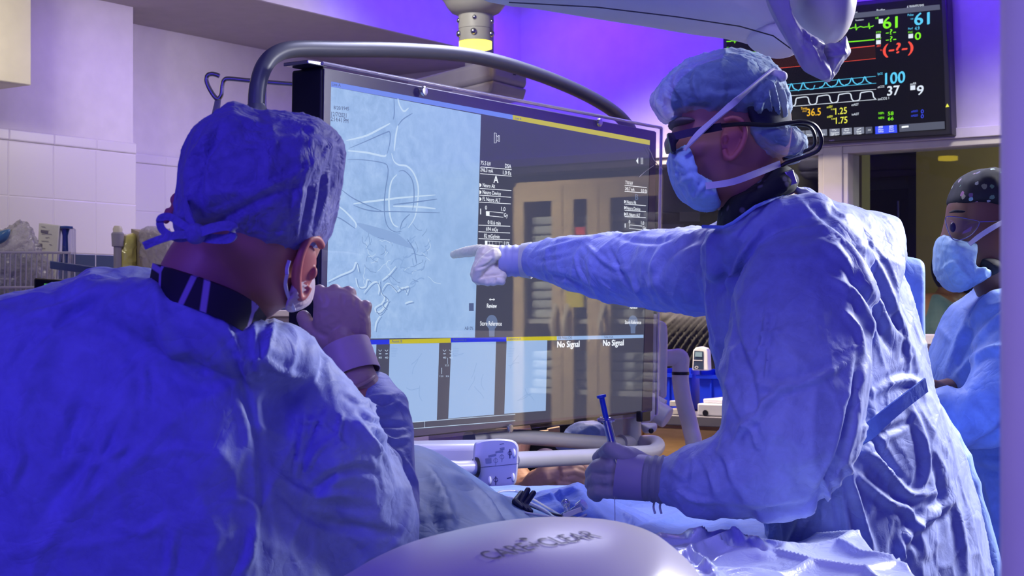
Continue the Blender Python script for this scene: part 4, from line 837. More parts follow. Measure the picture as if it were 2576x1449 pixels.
# scrub cap strap/ dark collar and clip
dkc = mat('dark_floral_collar', (.012, .016, .02), .8); N, L, bs = nodes(dkc); v = tcoord(dkc); vo = N.new('ShaderNodeTexVoronoi'); vo.inputs['Scale'].default_value = 38; L.new(v, vo.inputs['Vector'])
L.new(ramp(dkc, vo.outputs['Distance'], [(.12, (.10, .09, .13)), (.22, (.008, .011, .014))]), bs.inputs['Base Color'])
b = MB(); b.inflate([(1822, 505), (1850, 492), (1880, 470), (1905, 450), (1930, 425), (1965, 415), (1990, 430), (2005, 455), (1995, 485), (1960, 500), (1900, 530), (1850, 560), (1815, 590), (1805, 560)], 2.52, .085, .08, n=4, levels=12, power=.6)
b.build('dark_collar', dkc, p2, remesh=.004, sm=4, post=wrinkle(.002, .03, (1, 1, 1), .5, 12))
b = MB(); b.box(P(1987, 447, 2.452), (.016, .01, .024), (Vector((.85, .3, .3)).normalized(), Vector((-.3, .95, 0)).normalized(), Vector((-.3, 0, .95)).normalized())); b.build('collar_clip', MT['steel'], p2, bevel=.002)
# gown
rf = folds([
    ([(2010, 500), (2060, 560), (2130, 620), (2180, 690), (2220, 790), (2290, 880)], 12, .010, 1), ([(2080, 540), (2150, 600), (2210, 680), (2260, 800), (2310, 930)], 10, .009), ([(2050, 600), (2110, 640), (2150, 700)], 9, .006), ([(2090, 700), (2150, 740), (2190, 810), (2200, 860)], 9, .007), ([(2120, 780), (2160, 830), (2170, 900)], 7, .006), ([(2110, 640), (2180, 760), (2240, 880)], 9, -.007),
    ([(1780, 590), (1785, 700), (1790, 800), (1815, 920), (1860, 1050)], 10, .009, -1), ([(1810, 640), (1830, 740), (1850, 850), (1890, 960), (1900, 1060)], 10, -.010), ([(1890, 600), (1850, 680), (1830, 760), (1850, 850)], 9, .008), ([(1925, 560), (1870, 640), (1830, 730)], 8, .007), ([(1930, 780), (1920, 860), (1900, 920)], 6, .007), ([(1960, 830), (1900, 850)], 5, .005), ([(1870, 900), (1930, 880), (1925, 970)], 5, .006), ([(1890, 960), (1960, 975), (2060, 950), (2140, 900)], 9, .007), ([(1850, 1080), (1900, 1050), (1930, 1010), (1985, 965)], 10, .010),
    ([(1840, 1120), (1880, 1070), (1905, 1120), (1890, 1090)], 6, .006), ([(1770, 1160), (1790, 1200), (1800, 1250)], 6, .006), ([(1690, 1180), (1720, 1200), (1760, 1180)], 6, .005), ([(1700, 1230), (1740, 1255), (1790, 1262)], 6, .006), ([(1740, 1140), (1745, 1200), (1725, 1240)], 5, .005), ([(1800, 1130), (1830, 1160), (1840, 1210)], 6, .005), ([(1700, 1270), (1800, 1280), (1950, 1285), (2060, 1255)], 10, -.006), ([(1770, 1290), (1880, 1300), (1990, 1275)], 8, -.006),
    ([(2140, 1010), (2120, 1120), (2085, 1200), (2040, 1260)], 9, -.012), ([(2160, 900), (2150, 1000), (2130, 1090)], 9, -.010), ([(2130, 1160), (2160, 1280), (2200, 1400)], 9, .009), ([(2110, 1200), (2130, 1320), (2130, 1449)], 9, .007), ([(2140, 1180), (2230, 1260), (2290, 1290), (2330, 1400)], 9, .008), ([(2170, 1130), (2220, 1170), (2280, 1240), (2350, 1240)], 10, .010), ([(2190, 1080), (2230, 1160), (2260, 1200)], 8, -.009), ([(2290, 1020), (2320, 1100), (2330, 1180), (2310, 1250)], 9, .009), ([(2200, 990), (2250, 960), (2300, 960), (2325, 1000)], 9, .008), ([(2160, 1080), (2240, 1030), (2310, 960)], 9, .009, 1), ([(2150, 1140), (2200, 1100), (2290, 1060)], 8, -.007),
    ([(2240, 1420), (2300, 1330), (2380, 1270), (2400, 1230)], 11, .010), ([(2260, 1340), (2260, 1400), (2270, 1449)], 8, .008), ([(2350, 1150), (2370, 1250), (2360, 1350)], 9, -.008), ([(2400, 1250), (2420, 1350), (2430, 1449)], 9, .008), ([(2000, 1390), (2100, 1420), (2230, 1410), (2290, 1380)], 8, .006, 1), ([(2060, 1240), (2020, 1320), (1985, 1400), (1960, 1449)], 10, .012, 1), ([(2075, 1200), (2085, 1260), (2095, 1310)], 5, .008), ([(2100, 1230), (2080, 1270)], 5, -.006),
    ([(1770, 600), (1700, 620), (1640, 700)], 12, -.007), ([(1760, 640), (1740, 700), (1770, 780)], 12, -.007), ([(1720, 590), (1660, 640), (1640, 700), (1670, 760)], 8, .006), ([(1340, 640), (1400, 620), (1480, 600)], 5, .004), ([(1345, 660), (1400, 650), (1440, 640)], 4, -.004), ([(1350, 690), (1420, 700), (1500, 740)], 6, -.004), ([(1445, 640), (1455, 680), (1480, 720)], 4, .0045), ([(1470, 610), (1500, 640), (1540, 670), (1600, 680)], 5, .0045), ([(1530, 620), (1560, 680), (1580, 720)], 5, -.004), ([(1590, 690), (1600, 730), (1620, 760)], 5, .005), ([(1620, 690), (1640, 730), (1650, 765)], 5, .005), ([(1500, 700), (1540, 730), (1570, 740)], 4, .003), ([(1560, 600), (1640, 610), (1700, 600)], 6, -.004)])
b = MB()
b.inflate([(1768, 600), (1790, 575), (1815, 565), (1835, 568), (1860, 545), (1900, 515), (1960, 492), (2010, 468), (2050, 490), (2110, 510), (2180, 528), (2240, 545), (2264, 575), (2262, 620), (2250, 650), (2275, 730), (2300, 820), (2320, 900), (2330, 960), (2370, 1040), (2415, 1130), (2435, 1200), (2460, 1300), (2490, 1449), (2540, 1800), (2540, 2700), (1900, 2700), (1880, 1800), (1925, 1430), (1925, 1310), (1930, 1190), (1850, 1050), (1815, 960), (1795, 880), (1780, 780), (1770, 700)],
    2.60, .17, .16, n=4, levels=20, power=.62, cen=(2090, 1050), dfun=lambda x, y: max(0, x - 2090) * .0007)
b.limb([(1840, 680, 2.72, .085), (1770, 684, 2.76, .075), (1660, 678, 2.9, .073), (1550, 672, 3.0, .069), (1450, 660, 3.1, .056), (1385, 655, 3.17, .043), (1338, 655, 3.22, .033)])
b.limb([(1830, 640, 2.53, .05), (1895, 602, 2.48, .05), (1960, 572, 2.47, .05), (2035, 548, 2.48, .045)])
b.limb([(2050, 640, 2.50, .085), (2020, 760, 2.42, .108), (2005, 950, 2.36, .112), (1990, 1090, 2.33, .105), (1940, 1165, 2.33, .088), (1850, 1200, 2.35, .068), (1760, 1208, 2.37, .056), (1680, 1208, 2.40, .036)])
b.build('surgical_gown', MT['gown'], p2, remesh=.0048, sm=7, post=[wrinkle(.006, .22, (1, 1, .6), .4, 13, sharp=False), crumple(.0042, .17, (1.2, 1, .5), -.3, 14), crumple(.0024, .07, (1, 1, .6), .6, 15), rf])
b = MB(); b.inflate([(2245, 648), (2290, 645), (2318, 655), (2325, 690), (2326, 800), (2322, 930), (2300, 990), (2280, 900), (2262, 760)], 2.90, .03, .03, n=4, levels=8, power=.5)
b.build('gown_back_panel', MT['gown_light'], p2, remesh=.006, sm=2, post=[wrinkle(.004, .1, (1, 1, .4), 0, 21)])
b = MB(); b.inflate([(2312, 950), (2340, 985), (2400, 1075), (2440, 1150), (2475, 1280), (2520, 1460), (2560, 1800), (2560, 2600), (2470, 2600), (2440, 1600), (2425, 1400), (2400, 1220), (2360, 1080), (2320, 1000)], 2.72, .05, .05, n=4, levels=10, power=.5, cen=(2440, 1350), dfun=lambda x, y: .12)
b.build('gown_side_flap', MT['gown_light'], p2, remesh=.006, sm=3, post=[wrinkle(.005, .09, (1.4, 1, .3), .4, 22)])
b = MB(); ribbon(b, [P(2330, 968, 2.47), P(2250, 1030, 2.44), P(2180, 1090, 2.43), P(2135, 1130, 2.46)], .026, .0015, up=(.4, 0, 1)); b.build('gown_belt', MT['gown_light'], p2)
b = MB(); ribbon(b, [P(2072, 1200, 2.47), P(2078, 1250, 2.45), P(2090, 1305, 2.45)], .012, .0015, up=(1, 0, 0)); ribbon(b, [P(2070, 1210, 2.46), P(2100, 1230, 2.44), P(2105, 1275, 2.45), P(2088, 1300, 2.45)], .008, .0015, up=(1, 0, 0)); b.build('gown_tie', MT['gown_light'], p2)
b = MB(); b.tube([P(1768, 570, 2.49), P(1820, 572, 2.44), P(1845, 560, 2.43), P(1900, 520, 2.43), P(1960, 494, 2.46), P(2005, 480, 2.52)], .0028, 8); b.build('neck_binding', MT['gown_light'], p2)
b = MB(); b.inflate([(2000, 470), (2030, 480), (2070, 505), (2110, 535), (2080, 548), (2040, 525), (2010, 500)], 2.50, .018, .02, n=4, levels=8); b.build('neck_ties', plain('pale_tie', (.62, .66, .74), .6), p2, remesh=.003, sm=1, post=[wrinkle(.006, .03, (1, 1, 1), .7, 23)])
# pointing hand
hand_build('gloved_hand', MT['glove_white'], p2,
    [(1196, 640), (1205, 622), (1225, 615), (1250, 617), (1272, 624), (1280, 655), (1272, 688), (1245, 698), (1215, 700), (1196, 690), (1192, 665)], .020, 3.24,
    [[(1228, 632, 3.24, .0135), (1200, 630, 3.29, .0128), (1172, 634, 3.33, .0118), (1155, 637, 3.36, .0105), (1141, 641, 3.385, .0085)],
     [(1225, 655, 3.23, .014), (1203, 668, 3.235, .0125), (1196, 690, 3.23, .012), (1204, 706, 3.22, .010)], [(1235, 675, 3.215, .013), (1212, 690, 3.215, .012), (1210, 704, 3.21, .0105), (1228, 708, 3.2, .010)],
     [(1250, 688, 3.21, .012), (1232, 700, 3.205, .0115), (1240, 708, 3.2, .0095), (1258, 704, 3.2, .009)], [(1262, 695, 3.21, .011), (1250, 704, 3.2, .0105), (1262, 707, 3.195, .009)],
     [(1245, 640, 3.205, .014), (1222, 655, 3.20, .0125), (1205, 676, 3.2, .0115), (1197, 700, 3.21, .010)]],
    [(1255, 655, 3.24, .030), (1290, 655, 3.23, .029), (1325, 655, 3.23, .030)], post=[folds([([(1200, 676), (1222, 668), (1240, 655)], 3, -.0035), ([(1206, 700), (1230, 694), (1262, 692)], 3, -.004), ([(1224, 712), (1228, 698)], 2.5, -.003), ([(1243, 712), (1247, 697)], 2.5, -.003), ([(1205, 640), (1225, 645), (1240, 640)], 3, -.002), ([(1240, 625), (1245, 660), (1240, 690)], 4, .0012)]), wrinkle(.0008, .015, (1, 1, 1), 0, 17)])
cuff('glove_cuff', MT['glove_white_cuff'], p2, P(1258, 656, 3.235), P(1318, 656, 3.23), .0325, .0335, .0012, .0009)
cuff('cuff_edge', plain('glove_hem', (.50, .52, .48), .5), p2, P(1314, 655, 3.23), P(1336, 655, 3.225), .0355, .0385, .004, .0)
# near hand holding the syringe
gd = MT['glove_near'] = plain('glove_grey', (.38, .34, .42), .45)
hand_build('gloved_hand', gd, p2,
    [(1520, 1160), (1535, 1132), (1560, 1121), (1590, 1124), (1625, 1140), (1655, 1160), (1660, 1205), (1650, 1250), (1600, 1256), (1550, 1248), (1515, 1236), (1505, 1205)], .027, 2.42,
    [[(1555, 1145, 2.42, .017), (1525, 1140, 2.445, .0135), (1508, 1152, 2.465, .012), (1516, 1168, 2.475, .0105)], [(1540, 1175, 2.41, .018), (1505, 1178, 2.43, .0150), (1492, 1192, 2.45, .0135), (1505, 1205, 2.465, .0115)],
     [(1540, 1205, 2.41, .017), (1504, 1205, 2.425, .0140), (1490, 1216, 2.445, .013), (1500, 1228, 2.46, .011)], [(1545, 1232, 2.41, .015), (1508, 1234, 2.42, .0125), (1494, 1240, 2.435, .0115), (1502, 1248, 2.45, .010)],
     [(1590, 1158, 2.41, .015), (1560, 1140, 2.40, .0135), (1536, 1128, 2.40, .0125), (1522, 1136, 2.42, .0105)]],
    [(1610, 1195, 2.42, .034), (1650, 1205, 2.41, .033), (1684, 1207, 2.40, .032)], post=[folds([([(1500, 1190), (1530, 1192)], 4, -.002), ([(1500, 1222), (1530, 1222)], 4, -.002)]), wrinkle(.0006, .015, (1, 1, 1), 0, 18)])
cuff('glove_cuff', plain('glove_mauve_cuff', (.30, .25, .44), .5), p2, P(1553, 1192, 2.42), P(1640, 1205, 2.41), .0395, .0350, .0015, .0001)
cuff('cuff_edge', plain('glove_grey_hem', (.22, .22, .30), .5), p2, P(1622, 1203, 2.41), P(1688, 1208, 2.40), .0345, .0385, .004, .0011)

# ---------------------------------------------------------------- third person, right edge
p3 = thing('person', 'person in patterned dark cap, clear glasses and mask standing at the right edge', 'person')
b = MB()
b.inflate([(2392, 500), (2384, 540), (2376, 575), (2366, 612), (2376, 625), (2374, 655), (2384, 700), (2420, 725), (2465, 705), (2510, 690), (2560, 640), (2590, 560), (2570, 470), (2500, 430), (2430, 445)], 3.18, .078, .078, n=4, levels=14, power=.75)
b.limb([(2500, 650, 3.18, .062), (2530, 740, 3.22, .055), (2540, 900, 3.25, .10), (2540, 1300, 3.28, .11), (2540, 1800, 3.3, .13)])
b.limb([(2540, 880, 3.22, .08), (2560, 880, 3.12, .045), (2550, 960, 3.06, .035), (2480, 1040, 3.0, .03), (2400, 1045, 3.02, .025)]); b.limb([(2540, 880, 3.22, .08), (2460, 860, 3.32, .045), (2430, 980, 3.28, .035), (2360, 985, 3.1, .022), (2345, 975, 3.06, .018)])
b.inflate([(2480, 1700), (2600, 1700), (2610, 2100), (2580, 2600), (2500, 2600), (2470, 2100)], 3.3, .09, .09, n=4, levels=8)
b.build('body', MT['skin_dark'], p3, remesh=.006, sm=6)
ear_geo(P(2528, 600, 3.098), (-1, .1, 0), (0, 0, 1), (.2, -1, 0), .055).build('ear', MT['skin_dark'], p3, remesh=.002, sm=2)
fl = mat('floral_cap', (.01, .01, .015), .75); N, L, bs = nodes(fl); v = tcoord(fl); vo = N.new('ShaderNodeTexVoronoi'); vo.inputs['Scale'].default_value = 46; L.new(v, vo.inputs['Vector'])
hs = N.new('ShaderNodeHueSaturation'); hs.inputs['Saturation'].default_value = .6; hs.inputs['Value'].default_value = .5; L.new(vo.outputs['Color'], hs.inputs['Color'])
mx = N.new('ShaderNodeMix'); mx.data_type = 'RGBA'; nn = noise(fl, v, 130, 2); thr = mth(fl, 'LESS_THAN', mth(fl, 'ADD', vo.outputs['Distance'], mth(fl, 'MULTIPLY', mth(fl, 'SUBTRACT', nn, .5), .35)), .26)
L.new(thr, mx.inputs['Factor']); mx.inputs[6].default_value = (.008, .008, .014, 1); L.new(hs.outputs[0], mx.inputs[7]); L.new(mx.outputs[2], bs.inputs['Base Color'])
b = MB(); b.inflate([(2388, 518), (2396, 478), (2412, 450), (2450, 428), (2500, 423), (2550, 435), (2590, 480), (2600, 545), (2560, 552), (2500, 542), (2440, 525)], 3.18, .092, .092, n=4, levels=14, power=.78)
b.build('scrub_cap', fl, p3, remesh=.005, sm=3, post=wrinkle(.0025, .06, (1, 1, .7), .4, 24))
b = MB(); b.inflate([(2368, 592), (2385, 598), (2440, 608), (2436, 640), (2432, 670), (2445, 682), (2482, 684), (2478, 700), (2440, 722), (2412, 736), (2385, 725), (2362, 690), (2357, 640), (2358, 615)], 3.165, .086, .086, n=4, levels=12, power=.5)
b.build('face_mask', MT['mask'], p3, remesh=.004, sm=3, post=[wrinkle(.002, .035, (1, 1, 1), .5, 25), folds([([(2365, 620), (2400, 628), (2430, 632)], 4, -.002), ([(2370, 680), (2400, 660), (2430, 690)], 5, .004), ([(2385, 700), (2415, 680), (2440, 700)], 4, .003)])])
b = MB(); ribbon(b, [P(2438, 615, 3.085), P(2470, 590, 3.08), P(2520, 560, 3.085), P(2560, 545, 3.12)], .010, up=(.6, 0, .8)); b.build('mask_strap', MT['strap'], p3)
b = MB(); b.inflate([(2378, 548), (2395, 545), (2440, 552), (2464, 560), (2445, 590), (2415, 604), (2392, 598), (2380, 575)], 3.10, .005, .005, n=4, levels=5, power=.3); b.build('safety_glasses', glassy('lens_clear', (.93, .95, .97), .7, .03, .02), p3)
b = MB(); b.tube([Vector(p) for p in crom([tuple(P(x, y, 3.096)) for x, y in ((2378, 550), (2400, 545), (2440, 552), (2464, 560), (2445, 590), (2412, 604), (2392, 596))], 4, True)], .0009, 6, close=True); b.tube([P(2464, 558, 3.09), P(2530, 556, 3.10)], .0016, 6); b.build('glasses_rim', MT['steel'], p3)
MB().ell(P(2397, 572, 3.115), (.006, .006, .010)).build('eye', MT['black'], p3)
b = MB(); b.inflate([(2386, 535), (2400, 528), (2425, 530), (2425, 535), (2400, 535)], 3.11, .012, .01, n=3, levels=5); b.build('eyebrow', MT['black_cloth'], p3)
b = MB(); b.inflate([(2430, 650), (2452, 640), (2500, 650), (2515, 680), (2480, 700), (2440, 690)], 3.17, .075, .07, n=3, levels=8); b.build('beard', MT['black_cloth'], p3)
b = MB(); b.inflate([(2400, 770), (2440, 735), (2480, 700), (2530, 690), (2640, 700), (2760, 900), (2800, 1400), (2800, 2500), (2440, 2500), (2450, 1449), (2420, 1250), (2395, 1130), (2360, 1050), (2340, 990), (2335, 930), (2348, 880), (2372, 830)], 3.25, .17, .16, n=4, levels=18, power=.62, cen=(2540, 1050))
b.limb([(2560, 830, 3.12, .09), (2560, 930, 3.04, .085), (2500, 1030, 3.0, .075), (2430, 1055, 3.0, .06), (2375, 1030, 3.02, .05)])
b.build('surgical_gown', MT['gown_light'], p3, remesh=.007, sm=6, post=[wrinkle(.008, .18, (1, 1, .6), -.5, 26, sharp=False), crumple(.005, .15, (1.2, 1, .5), -.6, 27),
    folds([([(2540, 700), (2470, 760), (2420, 840), (2380, 940)], 10, .009), ([(2570, 760), (2490, 820), (2430, 900)], 9, .008), ([(2576, 880), (2480, 880), (2400, 950)], 9, .008), ([(2576, 1000), (2520, 1080), (2440, 1130)], 9, -.012), ([(2440, 1150), (2480, 1160), (2576, 1165)], 7, .008), ([(2440, 1175), (2500, 1190), (2576, 1190)], 6, -.007), ([(2480, 1200), (2500, 1300), (2490, 1400)], 9, .008), ([(2430, 1220), (2470, 1320), (2480, 1449)], 9, -.008)])])

# ---------------------------------------------------------------- person behind the display, hands folded on the table
p4 = thing('person', 'person in dark clothing behind the large screen with bare hands clasped', 'person')
b = MB()
b.limb([(1330, 1240, 4.05, .036), (1350, 1212, 4.0, .032), (1380, 1196, 3.97, .029)])
b.inflate([(1368, 1182), (1395, 1172), (1425, 1172), (1442, 1180), (1430, 1200), (1420, 1216), (1390, 1218), (1370, 1208)], 3.96, .020, .020, n=4, levels=8, power=.8)
for f_ in ([(1415, 1176, 3.945, .011), (1440, 1170, 3.94, .0092), (1462, 1178, 3.945, .0085), (1468, 1188, 3.96, .008)], [(1420, 1191, 3.94, .011), (1446, 1187, 3.935, .0092), (1466, 1195, 3.94, .0085), (1471, 1204, 3.955, .008)],
           [(1418, 1206, 3.94, .0105), (1444, 1204, 3.935, .009), (1463, 1211, 3.94, .0085)], [(1408, 1217, 3.94, .0095), (1432, 1220, 3.935, .0085), (1450, 1224, 3.94, .008)], [(1400, 1180, 3.99, .013), (1425, 1172, 4.0, .011), (1445, 1172, 4.0, .010)]): b.limb(f_, 12)
b.limb([(1250, 1260, 4.1, .036), (1330, 1232, 4.02, .031), (1400, 1226, 3.98, .026), (1440, 1222, 3.99, .022), (1478, 1195, 4.0, .016), (1476, 1178, 4.0, .014)])
b.limb([(1330, 1240, 4.05, .036), (1280, 1180, 4.45, .045), (1300, 1050, 4.7, .06), (1400, 1000, 4.78, .08), (1390, 1200, 4.78, .12), (1390, 1500, 4.78, .12)]); b.limb([(1250, 1260, 4.1, .036), (1240, 1150, 4.6, .05), (1400, 1000, 4.78, .08)]); b.limb([(1400, 1000, 4.78, .08), (1400, 880, 4.78, .05)]); b.ell(P(1400, 790, 4.78), (.075, .095, .12))
b.build('body', plain('skin_warm', (.60, .34, .20), .5), p4, remesh=.0028, sm=2, post=wrinkle(.0008, .015, (.4, 1, 1), 0, 30))
b = MB(); b.inflate([(1230, 930), (1390, 900), (1500, 930), (1530, 1050), (1545, 1250), (1540, 1600), (1230, 1600), (1205, 1200), (1215, 1000)], 4.74, .14, .14, n=4, levels=12, power=.6)
b.build('dark_top', plain('dark_top', (.016, .014, .02), .9), p4, remesh=.01, sm=3, post=wrinkle(.006, .1, (1, 1, .5), .3, 31))
MB().ell(P(1372, 1143, 4.0), (.026, .02, .016)).build('finger_pulse_sensor', plain('sensor_pink', (.45, .30, .36), .5), p4)
MB().ell(P(1400, 765, 4.79), (.082, .10, .10)).build('hair', MT['black_cloth'], p4)
b = MB(); b.inflate([(1420, 1085), (1450, 1060), (1500, 1060), (1530, 1085), (1530, 1130), (1470, 1135), (1400, 1130), (1408, 1105)], 4.45, .05, .05, n=4, levels=8); b.build('blue_sleeve', MT['gown_light'], p4, remesh=.006, sm=3, post=wrinkle(.004, .05, (1, 1, 1), .3, 32))
# ================================================================ table, drapes and what lies on them
ZT_ = 1.03
def grid(name, m, x0, x1, y0f, y1, zf, nx=90, ny=90, parent=None, post=None, th=.004, lim=None):
    b = MB(); vs = []; xs = np.linspace(x0, x1, nx)
    for x in xs:
        ya = y0f(x)
        for t in np.linspace(0, 1, ny): y = ya + (y1 - ya) * t; X = x0 + (x - x0) * (lim(y) - x0) / (x1 - x0) if lim else x; vs.append((X, y, zf(x, y, t)))
    fs = [(i * ny + j, (i + 1) * ny + j, (i + 1) * ny + j + 1, i * ny + j + 1) for i in range(nx - 1) for j in range(ny - 1)]
    b.add(vs, fs); o = b.build(name, m, parent, post=post, angle=0)
    s = o.modifiers.new('th', 'SOLIDIFY'); s.thickness = th; s.offset = -1; return o
def fall(t, a=.04): return -.55 * max(0, 1 - t / a) ** 1.5
tb = thing('procedure_table', 'patient table hidden beneath the blue drapes', 'table')
MB().box((-.33, 2.75, .93), (1.3, .9, .10), ((1, 0, 0), (0, 1, 0), (0, 0, 1)) and (Vector((1, 0, 0)), Vector((0, 1, 0)), Z)).build('table_top', MT['black'], tb, bevel=.02)
MB().box((-.35, 2.75, .45), (.4, .5, .9), (Vector((1, 0, 0)), Vector((0, 1, 0)), Z)).build('pedestal', MT['white_pl'], tb, bevel=.03)
drm = fabric('drape_royal', (.075, .15, .52), crease=.6, scale=9)
def sst(a, b, x): t = min(1, max(0, (x - a) / (b - a))); return t * t * (3 - 2 * t)
y0f = lambda x: 2.22 - .30 * sst(.02, .22, x)
dz = grid('surgical_drape', drm, -1.05, .50, y0f, 3.30, lambda x, y, t: ZT_ + .012 * math.sin(x * 9 + y * 4) * 0 + fall(t) + fall(1 - t) + (-.4 * max(0, (abs(x + .275) - .755) / .02) if abs(x + .275) > .755 else 0), 150, 170, lim=lambda y: .50,
    post=[wrinkle(.010, .22, (1, .6, 1), 0, 40, sharp=False), crumple(.008, .16, (1, .6, 1), 0, 41)])
tag(dz, 'royal blue surgical drape spread over the patient table', 'drape')
teal = fabric('drape_teal', (.13, .22, .42), crease=.35, scale=7)
def mz(x, y, t):
    h = .135 - .118 * sst(-.17, .06, x) + .0; return ZT_ + .018 + h * (math.sin(math.pi * min(1, max(0, (y - 2.16) / .72))) ** .7) * sst(.10, .03, x) + fall(t, .03) * .02
md = grid('raised_drape', teal, -.80, .10, lambda x: 2.17, 2.88, mz, 120, 110, post=[wrinkle(.006, .16, (1, .5, 1), 0, 44, sharp=False),
    folds([([(1075, 1170), (1110, 1230), (1135, 1300), (1140, 1350)], 9, .010, 1), ([(1130, 1185), (1200, 1235), (1260, 1310)], 9, .009), ([(1070, 1250), (1100, 1330), (1080, 1400)], 8, -.007), ([(1190, 1220), (1240, 1260), (1290, 1320)], 7, -.007), ([(1230, 1240), (1290, 1270), (1335, 1305)], 6, .007)])])
tag(md, 'grey-blue drape mounded up beside the leaning person in the cap', 'drape')
pale = mat('pale_plastic_drape', (.48, .54, .82), .3, spec=.5, coat=.3); bump(pale, noise(pale, tcoord(pale), 30, 4, .6, .8), .35, .01)
pd = grid('plastic_drape', pale, .16, .53, lambda x: 1.885, 2.40, lambda x, y, t: ZT_ + .026 + fall(t, .03), 110, 130, post=[wrinkle(.012, .14, (1, 1, 1), 0, 46, sharp=False), crumple(.010, .12, (1, .7, 1), 0, 47),
    folds([([(1720, 1385), (1790, 1375), (1860, 1350), (1930, 1380)], 8, .016), ([(1735, 1385), (1760, 1410), (1790, 1430)], 6, .012), ([(1720, 1340), (1760, 1345), (1790, 1310)], 7, .012), ([(1780, 1420), (1880, 1400), (1945, 1395)], 7, .012), ([(1830, 1330), (1870, 1345), (1920, 1390)], 7, -.012)])])
tag(pd, 'shiny pale plastic sheet on the table in front of the pointing person', 'drape')
tw = MB().inflate([(1215, 1290), (1260, 1272), (1330, 1250), (1400, 1232), (1440, 1218), (1460, 1217), (1500, 1240), (1560, 1272), (1630, 1300), (1700, 1340), (1640, 1365), (1500, 1360), (1350, 1345), (1260, 1325)], 2.82, .16, .10, n=4, levels=14, power=.7)
tw = tw.build('folded_towel', fabric('towel_blue', (.07, .13, .50), crease=.5, scale=10), None, remesh=.006, sm=2, post=[wrinkle(.006, .09, (1, 1, 1), .5, 48), folds([([(1385, 1235), (1420, 1265), (1450, 1300)], 5, -.007), ([(1340, 1260), (1400, 1245), (1455, 1222)], 5, .007), ([(1460, 1225), (1530, 1275), (1620, 1320)], 7, .009, 1), ([(1240, 1290), (1320, 1300), (1420, 1330)], 6, .006)])])
tag(tw, 'dark blue towel tented to a peak on the drape below the clasped hands', 'towel')
sk = grid('drape_sheet', MT['gown_light'], -.15, .16, lambda x: 2.90, 3.10, lambda x, y, t: ZT_ + .026, 40, 40, post=wrinkle(.004, .1, (1, 1, 1), 0, 49)); tag(sk, 'light blue sheet lying flat under the clasped bare hands', 'sheet')
# tubing and clips
def tubing(name, label, pts, r, m, cat='tube', n=8, group=None):
    o = MB().tube([Vector(p) for p in crom([tuple(P(*q)) for q in pts], 8)], r, n).build(name, m); return tag(o, label, cat, group)
clear = mat('clear_tubing', (.72, .72, .82), .12, spec=.8, coat=1)
dk = mat('dark_tubing', (.03, .015, .05), .25)
tubing('catheter_tube', 'clear looped tubing at the left end of the towel', [(1245, 1245, 2.70), (1262, 1236, 2.75), (1300, 1236, 2.8), (1330, 1250, 2.72), (1390, 1285, 2.62), (1420, 1302, 2.55)], .0022, clear)
tubing('catheter_tube', 'clear tube lying straight below the dark clips', [(1252, 1250, 2.62), (1300, 1256, 2.60), (1340, 1270, 2.58), (1385, 1294, 2.54)], .0028, clear)
tubing('catheter_tube', 'thin curved clear tube nearest the grey dome', [(1320, 1290, 2.5), (1380, 1300, 2.47), (1400, 1303, 2.46), (1380, 1306, 2.42), (1340, 1308, 2.40)], .0022, clear)
tubing('catheter_tube', 'dark maroon tube running to the clear stopcock', [(1290, 1255, 2.66), (1340, 1275, 2.60), (1400, 1295, 2.53), (1450, 1303, 2.49)], .0022, dk)
tubing('catheter_tube', 'clear tube sagging between the towel and the stopcock', [(1330, 1262, 2.64), (1370, 1282, 2.57), (1400, 1303, 2.48), (1440, 1307, 2.44), (1475, 1295, 2.46)], .0018, clear)
for k, (a, b_) in enumerate((((1308, 1268), (1328, 1232)), ((1318, 1272), (1342, 1240)), ((1296, 1262), (1312, 1240)))):
    o = MB().limb([(a[0] + 18, a[1] + 14, 2.52, .004), (a[0], a[1], 2.53, .006), (b_[0], b_[1], 2.55, .005)], 10).build('tube_clip', mat('clip_navy', (.01, .012, .05), .4), remesh=.0018, sm=1)
    tag(o, 'navy plastic clip on the tubing, %s of the three' % ('middle', 'rightmost', 'leftmost')[k], 'clip', 'navy clips on the tubing')
so = thing('stopcock', 'clear plastic three way stopcock lying right of the navy clips', 'valve')
cm = glassy('stopcock_plastic', (.88, .88, .95), 1.3, .08, .25)
b = MB(); b.tube([P(1415, 1300, 2.46), P(1440, 1288, 2.46), P(1462, 1274, 2.46)], .006, 12); b.build('barrel', cm, so)
b = MB(); b.lathe([(.001, -.006), (.009, -.006), (.009, .006), (.001, .006)], P(1463, 1273, 2.455), (.7, -.4, .6), 14); b.build('cap', cm, so)
b = MB(); b.tube([P(1428, 1292, 2.45), P(1424, 1268, 2.45)], .0045, 10); b.ell(P(1423, 1266, 2.45), .007); b.build('side_port', cm, so)
b = MB(); b.box(P(1440, 1290, 2.445), (.03, .004, .008), (Vector((.9, 0, .35)).normalized(), Vector((0, 1, 0)), Vector((-.35, 0, .9)).normalized())); b.build('lever', MT['white_pl'], so, bevel=.001)
for x in (1648, 1664): tag(MB().tube([Vector(p) for p in crom([tuple(P(x, 1255, 2.43)), tuple(P(x - 4, 1275, 2.42)), tuple(P(x, 1292, 2.42))], 5)], .0018, 8).build('wire_loop', clear), ('left' if x < 1650 else 'right') + ' one of two white wire loops under the wrist of the hand with the syringe', 'wire', 'white wire loops under the wrist')
